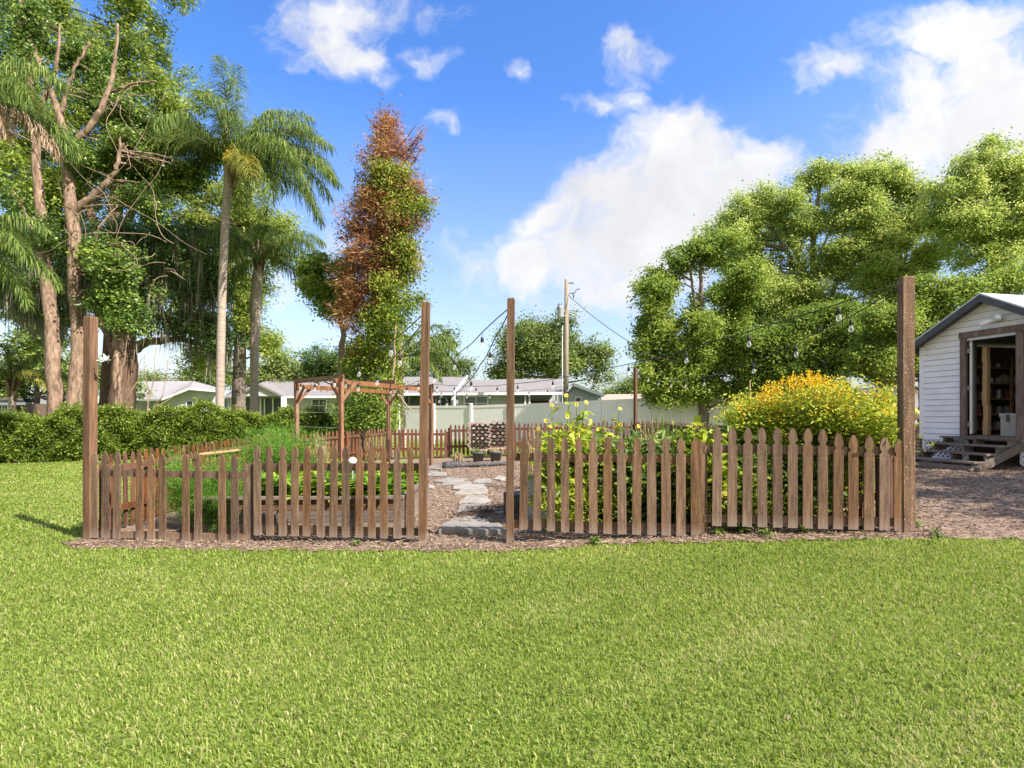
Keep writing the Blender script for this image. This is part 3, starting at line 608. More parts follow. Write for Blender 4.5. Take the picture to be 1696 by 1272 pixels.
# long grey house
d=41.25
h=thing('house','long low grey house with screened porch and small front gable','house',(P(560,0,d)[0],d,G0))
wallbox(h,376,652,656,41.50,8,'wall_grey')
wallbox(h,640,751,652,39.00,8,'wall_grey')
face(h,'gable',M['wall_grey'],pts(40.25,(393,656),(428,638),(466,656)),1.0)
for s in (((390,657.5),(428,636.5)),((428,636.5),(470,657.5))): MB().beam(P(*s[0],40.12),P(*s[1],40.12),.06,.16).build('fascia',M['roof'],h)
slab(h,'roof',M['roof'],[P(388,657,40.06),P(428,636.5,40.06),P(446,634,45.00),P(400,646,45.00)],.10)
slab(h,'roof',M['roof'],[P(428.3,636.3,40.06),P(470,657,40.06),P(476,650,43.75),P(446.5,634,45.00)],.10)
slab(h,'roof',M['roof'],[P(372,657,40.88),P(656,656,40.88),P(640,627,48.12),P(450,627,48.12)],.12)
slab(h,'roof',M['roof'],[P(372,657.5,40.75),P(450,627.3,48.25),P(420,636,52.50),P(376,650,52.50)],.12)
slab(h,'roof',M['roof'],[P(630,652,37.88),P(751,651,37.88),P(773,624,48.25),P(640,624,48.25)],.12)
MB().beam(P(630,653.5,37.81),P(750,652.5,37.81),.06,.16).build('fascia',M['trim'],h)
MB().beam(P(470,657.5,40.75),P(632,657.5,40.75),.06,.14).build('fascia',M['trim'],h)
MB().beam(P(752,651.5,37.81),P(774,623.5,48.25),.08,.22).build('fascia',M['trim'],h)
for x in (467,472): pass
MB().beam(P(470,657,40.12),P(470,694,40.12),.32,.2,up=(0,1,0)).build('column',M['trim'],h)
for s in ((402,660,428,690),(433,660,464,690)):
    a=P(s[0],s[3],41.38);b=P(s[2],s[1],41.38); MB().box(((a[0]+b[0])/2,41.49,(a[2]+b[2])/2),(b[0]-a[0],.03,b[2]-a[2])).build('porch_screen',M['screen'],h)
for x in (431,438,452): MB().beam(P(x,660,41.35),P(x,690,41.35),.08,.05,up=(0,1,0)).build('screen_post',M['trim'],h)
window(h,383,662,396,683,41.38,2,2); window(h,517,661,541,682,41.38,2,2); window(h,609,657,628,678,41.38,2,2); 
for (x0,x1) in ((656,676),(678,720),(723,749)):
    a=P(x0,683,38.88);b=P(x1,654,38.88); MB().box(((a[0]+b[0])/2,38.99,(a[2]+b[2])/2),(b[0]-a[0],.03,b[2]-a[2])).build('porch_screen',M['screen'],h)
window(h,730,658,748,674,38.85,2,1,'screen',.05)
MB().beam(P(749.5,653,38.75),P(749.5,690,38.75),.14,.14,up=(0,1,0)).build('column',M['trim'],h)
# low house with carport
d=33
h=thing('house','low pale house with open carport and wide white window beyond the white fence','house',(P(870,0,d)[0],d,G0))
wallbox(h,755,838,652,33.2,6,'wall_grey'); wallbox(h,838,915,652,36.5,3,'wall_grey')
a=P(880,664,36.4);b=P(910,690,36.4); MB().box(((a[0]+b[0])/2,36.4,(a[2]+b[2])/2),(b[0]-a[0],.1,a[2]-b[2])).build('carport_back',M['red_wall'],h)
slab(h,'roof',M['roof'],[P(752,651,32.3),P(938,650,32.3),P(930,627,38),P(775,629,38)],.12)
MB().beam(P(752,652.5,32.25),P(938,651.5,32.25),.06,.15).build('fascia',M['trim'],h)
for x in (870,877,921,926): MB().beam(P(x,652.5,32.5),P(x,690,32.5),.09,.09,up=(0,1,0)).build('column',M['trim'],h)
window(h,769,656,808,680,33.1,2,2,'pane',.10)
face(h,'gable',M['wall_pale'],[P(937,690,32.8),P(937,651,32.8),P(949,637,32.8),P(996,655,32.8),P(993,690,32.8)],5)
slab(h,'roof',M['roof'],[P(934,650,32.4),P(949,635,32.4),P(949,634,38.5),P(936,645,38.5)],.10)
slab(h,'roof',M['roof'],[P(949.3,634.8,32.4),P(1000,654,32.4),P(990,650,38.5),P(949.3,634,38.5)],.10)
MB().beam(P(949,636.5,32.35),P(1001,655.5,32.35),.06,.18).build('fascia',M['trim'],h); MB().beam(P(933,652,32.35),P(949,636.5,32.35),.06,.18).build('fascia',M['trim'],h)
window(h,953,658,962,676,32.75,1,1)
# far tan roof and far dark house
h=thing('house','distant low tan-roofed house just showing above the white fence','house',(P(1070,0,45)[0],45,.3))
wallbox(h,1000,1150,662,46,6,'wall_dark'); slab(h,'roof',M['roof_tan'],[P(990,662,45),P(1160,661,45),P(1150,652,50),P(1005,653,50)],.12)
a=P(1083,651,48); MB().box(a,(.5,.5,1.6)).build('chimney',M['wall_pale'],h)
h=thing('house','dark-roofed brown house half hidden behind the hedge at the left edge of the garden','house',(P(15,0,38)[0],38,G0))
wallbox(h,-60,36,668,38.5,6,'wall_dark'); slab(h,'roof',M['roof_dark'],[P(-70,668,38),P(42,667,38),P(34,655,43),P(-60,653,43)],.15)
MB().beam(P(-70,669.5,37.95),P(42,668.5,37.95),.06,.18).build('fascia',M['trim'],h); window(h,4,672,14,682,38.4,2,1)
# ---------------------------------------------------------------- utility pole
q=P(937,0,29); pz=P(938.5,463,29)
t=thing('utility_pole','bare wooden utility pole with a grey transformer can, behind the white fence','utility pole',(q[0],29,.1))
MB().tube([(q[0],29,.1),(q[0]+.02,29,4.5),(pz[0],29,pz[2])],[.155,.13,.105],12).build('pole',M['pole'],t,smooth=True)
c=P(928,526,28.9); MB().lathe(c,[(0,.0),(.16,0),(.17,.03),(.17,.52),(.18,.54),(.15,.60),(0,.62)],16).build('transformer',M['metal'],t,smooth=True)
mb=MB()
for dx in (-.06,.06): mb.lathe(c+np.array([dx,0,.6]),[(.03,0),(.035,.06),(.02,.12),(.025,.16),(0,.17)],8)
mb.build('insulator',M['pot'],t)
MB().beam(c+[.1,0,.35],c+[.33,.05,.35],.06,.06).beam(c+[.1,0,.12],c+[.33,.05,.12],.06,.06).build('bracket',M['metal'],t)
MB().tube([c+[-.1,-.1,.7],c+[-.25,-.1,.3],c+[-.28,-.1,-.4],c+[-.1,-.1,-.75],c+[.26,-.1,-.78]],.02,6).build('drop_wire',M['cable'],t)
mb=MB(); mb.tube([pz+[.1,0,-.2],pz+[.32,0,-.17],pz+[.36,0,-.24]],.035,6); mb.tube([pz+[.1,0,-.75],pz+[.45,0,-.7],pz+[.5,0,-.55],pz+[.7,0,-.5]],.025,6); mb.tube([pz+[.35,0,-.72],pz+[.38,0,-1.0]],.035,6); mb.build('insulator_arm',M['pot'],t)
MB().tube([(q[0]-.19,28.9,z) for z in (.3,3,6.2)],.028,6).build('conduit',M['trim'],t)
a=P(985,545,32);b=P(1100,598,24); pw=[a+(b-a)*u-np.array([0,0,.5*4*u*(1-u)*.3]) for u in np.linspace(0,1,14)]
a0=pz+np.array([0,0,-.75]); b0=P(1120,607,24); pw=[a0+(b0-a0)*u-np.array([0,0,1.1*4*u*(1-u)*.3]) for u in np.linspace(0,1,20)]
tag(MB().tube(pw,.016,5).build('power_cable',M['cable'],loc=a0),'thin dark overhead cable running down from the utility pole to the trees','cable')
# ---------------------------------------------------------------- shed
S0=np.array([9.3,12.3]); sdv=np.array([.215,-.977]); srv=np.array([.977,.215])   # along the front wall, and back into the shed
def SH(t,z,o=0): q=S0+sdv*t-srv*o; return np.array([q[0],q[1],z])     # o: metres out in front of the wall
SN=np.array([-srv[0],-srv[1],0]); SB=-SN; ST=np.array([sdv[0],sdv[1],0]); ZF,ZE,ZA,SW=1.03,3.02,3.80,2.85
t=thing('garden_shed','white clapboard garden shed with open door, brown frame and charcoal gable fascia','shed',SH(1.4,.45))
topz=lambda u: ZE+(ZA-ZE)*(1-abs(u-SW/2)/(SW/2))
D0,D1,DZ=.93,1.96,3.02
mb=MB(); z=ZF-.12; e=.125
def board(a,b,z0,z1,a1=None,b1=None):
    if b-a<.03: return
    a1=a if a1 is None else a1; b1=b if b1 is None else b1
    # lap board: bottom edge stands 14 mm proud
    mb.add([SH(a,z0,.020),SH(b,z0,.020),SH(b1,z1,.005),SH(a1,z1,.005),SH(a,z0,0),SH(b,z0,0),SH(b1,z1,0),SH(a1,z1,0)],[(0,1,2,3),(0,4,5,1),(3,2,6,7),(0,3,7,4),(1,5,6,2)],.5)
while z<ZA:
    z1=min(z+e,ZA); a=0;b=SW
    ka=max(0,(z-ZE)/(ZA-ZE))*SW/2; kb=max(0,(z1-ZE)/(ZA-ZE))*SW/2
    if z<DZ: board(ka,D0,z,z1-.008,kb,D0); board(D1,SW-ka,z,z1-.008,D1,SW-kb)
    else: board(ka,SW-ka,z,z1-.008,kb,SW-kb)
    z=z1
mb.build('siding',M['paint_white'],t)
LEN=4.2
mb=MB()
for u in (0.0,SW):     # side walls
    mb.obox(SH(u,(ZF-.12+ZE)/2,-LEN/2)+ST*(.033 if u==0 else -.033),[SB*(LEN/2),ST*.03,np.array([0,0,(ZE-ZF+.12)/2])])
mb.obox(SH(SW/2,(ZF+ZE)/2,-LEN),[ST*SW/2,SB*.03,np.array([0,0,(ZE-ZF)/2])])
mb.obox(SH((.07+D0)/2,(ZF-.12+ZE)/2,-.035),[ST*((D0-.07)/2),SB*.03,np.array([0,0,(ZE-ZF+.12)/2])])
mb.obox(SH((D1+SW-.07)/2,(ZF-.12+ZE)/2,-.035),[ST*((SW-.07-D1)/2),SB*.03,np.array([0,0,(ZE-ZF+.12)/2])])
mb.prism([SH(0.03,ZE+.001,-.005),SH(SW-.03,ZE+.001,-.005),SH(SW/2,ZA-.01,-.005)],SB*.05); mb.prism([SH(0,ZE,-LEN),SH(SW,ZE,-LEN),SH(SW/2,ZA,-LEN)],SB*.05)
mb.build('wall',M['inner'],t)
mb=MB()
for u,sg in ((0,-1),(SW,1)):
    z=ZF-.12
    while z<ZE-.02:
        z1=min(z+e,ZE-.012); o1=ST*sg*.020; o2=ST*sg*.005
        q=[SH(u,z,0),SH(u,z,-LEN),SH(u,z1-.008,-LEN),SH(u,z1-.008,0)]
        mb.add([q[0]+o1,q[1]+o1,q[2]+o2,q[3]+o2]+q,[(0,1,2,3),(0,4,5,1),(3,2,6,7),(0,3,7,4),(1,5,6,2)]); z=z1
mb.build('siding',M['paint_white'],t)
MB().obox(SH(SW/2,ZF-.06,-LEN/2),[ST*SW/2*.97,SB*LEN/2*.99,np.array([0,0,.05])]).build('floor',M['inner'],t)
ov=.16
for s in (0,1):
    u0=-ov if s==0 else SW+ov; zr=ZE-(ZA-ZE)/(SW/2)*ov; 
    MB().prism([SH(u0,zr+.05,.28),SH(SW/2,ZA+.05,.28),SH(SW/2,ZA+.05,-LEN-.2),SH(u0,zr+.05,-LEN-.2)][:: 1 if s else -1],(0,0,.035)).build('roof',M['shed_roof'],t)
    MB().prism([SH(u0,zr-.09,.25),SH(SW/2,ZA-.09,.25),SH(SW/2,ZA+.047,.25),SH(u0,zr+.047,.25)],SN*.04).build('fascia',M['fascia'],t)
    MB().prism([SH(u0,zr-.02,.245),SH(SW/2,ZA-.02,.245),SH(SW/2,ZA+.01,.245),SH(u0,zr+.01,.245)],SB*.24).build('soffit',M['fascia'],t)
    MB().beam(SH(u0,zr-.02,.29),SH(u0,zr-.02,-LEN-.2),.03,.14).build('fascia',M['fascia'],t)
MB().beam(SH(-.01,ZF-.12,.015),SH(-.01,ZE-.05,.015),.07,.06,up=SN).build('corner_trim',M['vinyl'],t)
for u in (D0,D1+.02): MB().beam(SH(u,ZF-.06,.045),SH(u,DZ+.02,.045),.115,.05,up=SN).build('door_frame',M['shed_trim'],t)
MB().beam(SH(D0-.08,DZ+.09,.047),SH(D1+.11,DZ+.09,.047),.052,.125).build('door_frame',M['shed_trim'],t)
MB().beam(SH(D0+.07,DZ-.01,.02),SH(D1-.05,DZ-.01,.02),.04,.05).build('door_head',M['paint_white'],t)
# door leaf swung inward, a few degrees from square with the wall
hd=SH(D0+.10,0,-.02); dd=(SB*.85-ST*.53); dd/=np.linalg.norm(dd)
dl=MB().obox(hd+dd*.42+np.array([0,0,(ZF+DZ)/2]),[dd*.42,np.cross(dd,[0,0,1])*.02,np.array([0,0,(DZ-ZF)/2-.02])]).build('door',M['paint_white'],t)
for z in (1.25,2.0,2.78): MB().box(SH(D0+.078,z,.01),(.03,.03,.09)).build('hinge',M['metal'],dl)
# lattice skirt
def lattice(u0,u1,z0,z1,o=-.01):
    mb=MB(); st=.105
    for s in (1,-1):
        for c in np.arange(u0-(z1-z0)-.2,u1+(z1-z0)+.2,st):
            # line u = c + s*(z-z0); clip to the rectangle
            pa=[];
            za,zb=z0,z1; ua=c if s>0 else c+(z1-z0); 
            f=lambda z:(c+(z-z0)) if s>0 else (c+(z1-z))
            zs=sorted([z0,z1]+[q for q in ((u0-c)+z0 if s>0 else z1-(u0-c),(u1-c)+z0 if s>0 else z1-(u1-c)) if z0<q<z1])
            best=[(p,q) for p,q in zip(zs[:-1],zs[1:]) if u0-1e-6<=f((p+q)/2)<=u1+1e-6]
            for p,q in best:
                if q-p>.03: mb.beam(SH(f(p),p,o+.006*s),SH(f(q),q,o+.006*s),.036,.010,up=SN)
    for z in (z0,z1): mb.beam(SH(u0,z,o+.016),SH(u1,z,o+.016),.012,.05)
    for u in (u0,u1): mb.beam(SH(u,z0,o+.016),SH(u,z1,o+.016),.05,.012,up=SN)
    mb.build('lattice_skirt',M['paint_white'],t)
lattice(.02,.98,.50,ZF-.13); lattice(1.98,2.85,.50,ZF-.13)
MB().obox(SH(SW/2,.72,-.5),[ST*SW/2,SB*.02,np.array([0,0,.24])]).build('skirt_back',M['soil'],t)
# twin floodlight on the gable
c=SH(1.62,3.33,.06); lf=MB().lathe(c,[(0,0.06),(.05,.05),(.06,0),(.05,-.05),(0,-.06)],10).build('floodlight',M['metal'],t,smooth=True)
mb=MB(); mb.tube([c,c+ST*-.12+SN*.10+[0,0,-.03],c+ST*-.22+SN*.16+[0,0,-.08]],[.03,.045,.06],10); mb.tube([c,c+ST*.1+SN*.12+[0,0,.02],c+ST*.13+SN*.22+[0,0,0]],[.03,.05,.06],10); mb.build('lamp_head',M['paint_white'],lf,smooth=True)
# steps
st=thing('wooden_steps','grey weathered open wooden steps up to the white shed door','steps',SH(1.4,.42,.6))
nst=4; run_,rise=.285,.150; u0,u1=.66,2.02
for i in range(nst):
    z=ZF-.03-rise*i-.02*(i==0); o=.05+run_*i
    for k in (0,1): MB().obox(SH((u0+u1)/2,z,o+.075+.142*k),[ST*((u1-u0)/2),SN*.066,np.array([0,0,.018])]).build('tread',M['grey_wood'],st)
    for u in (u0+.06,(u0+u1)/2,u1-.06):
        MB().obox(SH(u,z-.085,o+.13),[ST*.02,SN*.12,np.array([0,0,.064])]).build('riser_block',M['grey_wood'],st)
for u in (u0-.02,u1+.02):
    MB().beam(SH(u,ZF-.16,.02),SH(u,.36,.05+run_*nst+.12),.04,.15).build('stringer',M['grey_wood'],st)
MB().obox(SH((u0+u1)/2,.42,.05+run_*(nst-1)+.30),[ST*((u1-u0)/2+.12),SN*.02,np.array([0,0,.07])]).build('kick_board',M['grey_wood'],st)
# things kept inside the shed
s=thing('storage_shelf','storage shelf crowded with tins, cans and boxes along the inner wall of the open shed','shelf',SH(.28,ZF,-1.9))
zs=(1.12,1.45,1.80,2.15,2.5)
for z in zs: MB().obox(SH(.27,z,-1.95),[SB*1.25,ST*.20,np.array([0,0,.015])]).build('shelf_board',M['pine'],s)
for o_ in (.72,1.95,3.18): MB().beam(SH(.44,ZF,-o_),SH(.44,2.75,-o_),.05,.05,up=SN).build('upright',M['pine'],s)
for z in zs:
    for k in range(11):
        q=SH(.34+rng.normal(0,.02),z+.016,-.85-k*.215+rng.normal(0,.02)); hh=rng.uniform(.10,.25); kind=int(rng.integers(0,4)); rr=rng.uniform(.05,.085)
        nm,mt,lb,ct=[('tin','metal','small metal tin standing on the shelf inside the shed','tin'),('paint_can','cooler','small pale paint can standing on the shelf inside the shed','can'),('box','brown_plank','small brown box standing on the shelf inside the shed','box'),('jar','red_wall','small dull red jar standing on the shelf inside the shed','jar')][kind]
        o=MB()
        if kind!=2: o.lathe(q,[(0,0),(rr,0),(rr,hh*.8),(rr*.7,hh*.85),(rr*.72,hh),(0,hh)],10)
        else: o.box(q+[0,0,hh/2],(.15,.13,hh),rng.uniform(0,1))
        tag(o.build(nm,M[mt],loc=q),lb,ct,'small containers on the shed shelf')
q=SH(1.62,ZF-.01,-.62)
cl=thing('chest_cooler','beige plastic chest cooler with latch on the shed floor','cooler',q)
MB().obox(q+[0,0,.19],[ST*.30,SB*.22,np.array([0,0,.19])]).build('body',M['cooler'],cl); MB().obox(q+[0,0,.42],[ST*.315,SB*.235,np.array([0,0,.038])]).build('lid',M['cooler'],cl)
for u in (-.15,.15): MB().obox(q+ST*u+SN*.243+[0,0,.36],[ST*.025,SN*.012,np.array([0,0,.07])]).build('latch',M['pot'],cl)
q=SH(1.09,ZF-.01,-.35); mb=MB(); zz=q[2]
for k in range(6):
    hh=.33; mb.box((q[0]+rng.normal(0,.006),q[1]+rng.normal(0,.006),zz+hh/2),(.09,.09,hh-.018),.25); mb.box((q[0],q[1],zz+hh-.009),(.06,.06,.018),.25); zz+=hh*.92
tag(mb.build('wooden_column',M['pine'],loc=q),'raw pine column of stacked blocks just inside the shed door','column')
q=SH(1.78,ZF+.47,-.75); tag(MB().lathe(q,[(0,0),(.15,0),(.17,.34),(.18,.36),(.15,.37),(.13,.04),(0,.04)],14).build('bucket',M['pot'],loc=q,smooth=True),'dark bucket standing on the cooler inside the shed','bucket')
# kayak and boards behind the shed corner
q=P(1500,690,13.6); kz=float(gz(q[0])); k=thing('kayak','yellow and lime kayak resting on boards beside the shed wall','kayak',(q[0],13.6,kz+.75))
mb=MB(); n=14; V=[]
for i in range(n+1):
    f=i/n*2-1; rr=(1-abs(f)**2.6)*.36+.02; a=np.linspace(0,2*math.pi,14,endpoint=False)
    V.append(np.stack([np.cos(a)*rr, np.full(14,f*1.5), np.sin(a)*rr*.55+.12*f*f],1))
V=np.concatenate(V); F=[(i*14+j,i*14+(j+1)%14,(i+1)*14+(j+1)%14,(i+1)*14+j) for i in range(n) for j in range(14)]
rzk=-.9; RM=np.array([[math.cos(rzk),-math.sin(rzk),0],[math.sin(rzk),math.cos(rzk),0],[0,0,1]])
kb=np.array([q[0],13.9,kz+.98]); mb.add(V@RM.T+kb,F).build('hull',M['kayak'],k,smooth=True)
MB().lathe(kb+[0,0,.16],[(.26,0),(.28,.03),(.24,.07),(0,.05)],16).build('cockpit_rim',M['kayak_green'],k,smooth=True)
mb=MB(); sx=P(1521,0,13.3)[0]
for i in range(9): mb.box((sx+rng.normal(0,.02),13.4+rng.normal(0,.03),kz+.05+i*.085),(.9,1.6,.07),rng.normal(0,.03))
tag(mb.build('lumber_stack',M['pine'],loc=(sx,13.4,kz)),'pale stack of loose boards beside the shed, under the kayak','lumber')
tag(MB().tube([(P(1242,0,16)[0],16,.35),P(1242,630,16)],.018,6).build('bamboo_stake',M['pine'],loc=(P(1242,0,16)[0],16,.35)),'slim pale stake standing upright before the white fence','stake')
# ---------------------------------------------------------------- garden furniture
def plank(t,a,b,w,h,mat,name='plank'): MB().beam(a,b,w,h).build(name,M[mat],t)
t=thing('raised_bed','long raised bed of grey planks with a brown top rail, behind the front pickets','raised bed',(-2.7,7.05,-.07))
x0,x1,y0,y1=-4.02,-1.42,7.0,9.2
for k in range(3):
    for (yy_) in (y0,y1): plank(t,(x0,yy_,-.02+.155*k),(x1,yy_,0.0+.155*k),.04,.148,'grey_wood' if k<2 else 'brown_plank')
    for xx in (x0,x1): plank(t,(xx,y0+.025,-.02+.155*k),(xx,y1-.025,-.02+.155*k),.04,.148,'grey_wood')
plank(t,(x0-.03,y0-.012,.375),(x1+.03,y0-.012,.395),.10,.035,'grey_wood','cap_rail')
plank(t,(x1+.012,y0+.07,.39),(x1+.012,y1+.02,.39),.10,.034,'grey_wood','cap_rail')
MB().box(((x0+x1)/2,(y0+y1)/2,.14),(x1-x0-.06,y1-y0-.06,.30)).build('soil',M['soil'],t)
for xx in (x0+.06,(x0+x1)/2,x1-.06): MB().box((xx,y0+.045,.16),(.08,.04,.42)).build('corner_post',M['grey_wood'],t)
g=P(584,764,7.5); gl=thing('globe_light','white ball light on a thin stake among the lettuces','garden light',(g[0],g[1],.29))
MB().lathe(g+[0,0,-.0],[(0,-.055)]+[(.058*math.cos(a),.058*math.sin(a)) for a in np.linspace(-1.3,1.3,12)]+[(0,.058)],18).build('globe',M['globe'],gl,smooth=True)
MB().tube([(g[0],g[1],.29),g-np.array([0,0,.05])],.010,6).lathe(g+[0,0,-.075],[(.02,0),(.03,.02),(0,.025)],10).build('stake',M['metal'],gl)
# right-hand white block planter
t=thing('planter_box','white block planter corner with a slanting grey slab, behind the sunflower pickets','planter',(P(915,0,6.75)[0],6.8,0))
c=GP(921,876); xx,yy_=c[0],c[1]+.15
for k in range(3): MB().box((xx+.02*(k%2),yy_+.1,.12+.17*k),(.22,.36,.155),.05).build('block',M['paint_white'],t)
MB().box((xx+.12,yy_,.02),(.42,.32,.10),.1).build('base_block',M['stone'],t)
for k in range(4): MB().beam((xx+.12,yy_+.35+.5*k,.12),(xx+.12,yy_+.75+.5*k,.12),.12,.3).build('side_block',M['paint_white'],t)
MB().prism([(xx-.42,yy_+.55,.02),(xx-.03,yy_+.0,.02),(xx-.03,yy_+.05,.22),(xx-.30,yy_+.45,.62),(xx-.42,yy_+.58,.60)],(.06,.05,0)).build('leaning_slab',M['stone'],t)
MB().box((xx-.50,yy_+.75,.17),(.26,.36,.34),.3).build('dark_cover',M['tarp'],t)
# flagstones
def flag(poly,th,lab):
    pts_=[GP(*p) for p in poly]; V=np.array(pts_); c=V.mean(0)
    Q=[]
    for i in range(len(V)):
        a,b=V[i],V[(i+1)%len(V)]
        for f in (0,.33,.66): Q.append(a+(b-a)*f+np.append(rng.normal(0,.012,2),0))
    Q=np.array(Q); Q[:,2]=gz(Q[:,0])-.01
    T=Q+[0,0,th+.02]; T[:,:2]=c[:2]+(T[:,:2]-c[:2])*.985; m2=c+(T-c)*.96; m2[:,2]=T[:,2]+.006; n=len(Q)
    F=[(i,(i+1)%n,n+(i+1)%n,n+i) for i in range(n)]+[(n+i,n+(i+1)%n,2*n+(i+1)%n,2*n+i) for i in range(n)]+[tuple(2*n+i for i in range(n))]
    o=MB().add(np.concatenate([Q,T,m2]),F).build('flagstone',M['stone'],loc=c)
    tag(o,lab,'flagstone','flagstones of the garden path')
FL=[([(728,887),(733,876),(830,877),(838,889)],.07,'largest grey slab, nearest the lawn, spanning the gateway'),
([(738,875),(752,862),(786,859),(812,868),(806,875)],.035,'pale rounded flagstone just behind the gateway slab'),
([(752,853),(762,840),(800,837),(838,844),(838,854)],.03,'wide flagstone crossed by twig litter between the gateway posts'),
([(760,836),(770,825),(804,824),(812,832),(802,837)],.03,'pale squarish flagstone midway along the path'),
([(752,822),(764,812),(808,814),(806,820)],.03,'narrow pale flagstone ahead of the bend in the path'),
([(748,813),(752,807),(800,804),(806,811),(770,815)],.03,'thin slanting flagstone at the bend of the path'),
([(718,800),(745,793),(776,795),(768,799),(735,802)],.03,'pale flagstone beside the leaning gateway post'),
([(724,806),(750,800),(782,801),(776,806)],.03,'long low flagstone left of the bend in the path'),
([(784,802),(792,795),(812,796),(814,803)],.03,'round greenish flagstone on the far side of the bend'),
([(706,790),(712,783),(740,785),(738,791)],.03,'flagstone farther along the path toward the pergola'),
([(706,778),(716,771),(735,773),(730,780)],.03,'farthest sunlit slab by the pergola post'),
([(700,811),(704,803),(720,808),(716,812)],.03,'small flagstone fragment behind the leaning gateway post'),
([(664,796),(672,780),(700,782),(696,797)],.03,'flagstone between the raised bed and leaning gateway post'),
([(818,796),(826,790),(838,792),(838,800)],.03,'tilted flagstone against the sunflower-side gateway post'),
([(852,826),(856,818),(880,819),(884,827)],.03,'flagstone past the sunflower-side gateway post by the planter')]
for f in FL: flag(*f)
# back of the garden: hexagon block screen, two pots, roll of fabric
t=thing('block_screen','brown openwork screen of wavy interlocking blocks behind two grey pots','garden screen',P(809,746,18.4))
a=P(780,745,18.4);b=P(838,743,18.4); zt=P(800,701,18.4)[2]; rows=8;cols=6; wc=(b[0]-a[0])/cols; hc=(zt-a[2])/rows
for r_ in range(rows):
    mb=MB()
    for c_ in range(cols+ (r_%2)):
        cx_=a[0]+wc*(c_+.5-(r_%2)*.5); cz=a[2]+hc*(r_+.5)+(.06 if cx_>a[0]+(b[0]-a[0])*.5 else 0)
        ang=np.linspace(0,2*math.pi,13); ring=[np.array([cx_+math.cos(q)*wc*.48,18.4,cz+math.sin(q)*hc*.62]) for q in ang]
        for p,q in zip(ring[:-1],ring[1:]): mb.beam(p,q,.11,.062,up=(0,1,.01) if False else np.cross(q-p,(0,1,0)))
    mb.build('block_row',M['concrete'],t)
def pot(px,py,d,lab):
    c=GP(px,py); o=thing('plant_pot',lab,'plant pot',c,'grey pots in front of the block screen')
    MB().lathe(c,[(0,0),(.15,0),(.185,.26),(.205,.265),(.21,.31),(.185,.315),(.175,.27),(0,.26)],20).build('pot',M['pot'],o,smooth=True)
    mb=MB(); n=60; C=np.repeat([c+[0,0,.27]],n,0)+rng.normal(0,.06,(n,3))*[1,1,0]; Dn=rng.normal(0,.5,(n,3))+[0,0,1]
    mb.leaves(C,Dn,rng.normal(0,1,(n,3)),rng.uniform(.08,.22,n),.02,rng.random(n)); mb.build('plant',M['dry_stem'] if px>800 else M['leaf_border'],o)
pot(792,765,0,'grey plastic pot with sparse green sprouts before the block screen'); pot(821,764,0,'grey plastic pot holding dry tan stems before the block screen')
a=GP(733,776);b=GP(842,772); n=14; rl=[a+(b-a)*u+np.array([0,rng.normal(0,.02),.07]) for u in np.linspace(0,1,n)]
mb=MB().tube(rl,[.11,.13,.12,.11,.09,.07,.06,.06,.06,.055,.055,.05,.05,.05],9); tag(mb.build('fabric_roll',M['tarp'],loc=a,smooth=True),'rumpled roll of black landscape fabric lying across the back of the path','fabric roll')
a=P(1097,706,11);b=P(1158,716,8.8); tag(MB().beam(a,b,.04,.13).build('loose_plank',M['brown_plank'],loc=a),'loose brown board lying along the back picket row near the grasses','plank')
a=P(330,752,9);b=P(398,745,9.6); tag(MB().beam(a,b,.03,.03).build('cane',M['pine'],loc=a),'pale cane slanting over the raised bed herbs','cane')
# ---------------------------------------------------------------- trees and plants
def unit(n): 
    v=rng.normal(0,1,(n,3)); return v/np.linalg.norm(v,axis=1)[:,None]
def BL(px,py,rx,ry,d,dep=None): s=d/FP; return (P(px,py,d),np.array([rx*s,(dep if dep else (rx+ry)/2*s),ry*s]))
def lumps(blobs,k=9):
    out=[]
    for c,r in blobs:
        u=unit(k); f=rng.uniform(.35,1.08,(k,1)); out+=[(c+u[i]*r*f[i],r*rng.uniform(.22,.50)*rng.uniform(.75,1.25,3)) for i in range(k)]; out.append((c,r*.55))
    return out
def clumps(blobs,n,shell=.55):
    if len(blobs)<40 and blobs[0][1].max()>.75: blobs=lumps(blobs)
    wts=np.array([(b[1].prod())**(.7) for b in blobs]); wts/=wts.sum(); k=rng.choice(len(blobs),n,p=wts)
    c=np.array([b[0] for b in blobs])[k]; r=np.array([b[1] for b in blobs])[k]
    u=unit(n); rad=(shell+(1-shell)*rng.random(n)**.7)*rng.uniform(.78,1.15,n)
    return c+u*r*rad[:,None]
def leafset(mb,cent,per,spread,L,W,flat=.75,droop=.25,tvar=.28,tbase=.45,D0=None,out=None):
    n=len(cent)*per; ct=np.repeat(cent,per,0)
    sp=np.repeat(spread*rng.uniform(.55,1.35,len(cent)),per)
    C=ct+rng.normal(0,1,(n,3))*np.stack([sp,sp,sp*flat],1)
    t=np.clip(np.repeat(rng.normal(tbase,tvar*.75,len(cent)),per)+rng.normal(0,tvar*.75,n),0,1)
    D=unit(n)*[1,1,.6]+[0,0,-droop] if D0 is None else unit(n)*.45+D0
    N=unit(n)*.75+np.array([.35,-.35,.55])
    mb.leaves(C,D,N,L*rng.uniform(.65,1.35,n),W*rng.uniform(.7,1.3,n),t,fold=.12)
    return mb
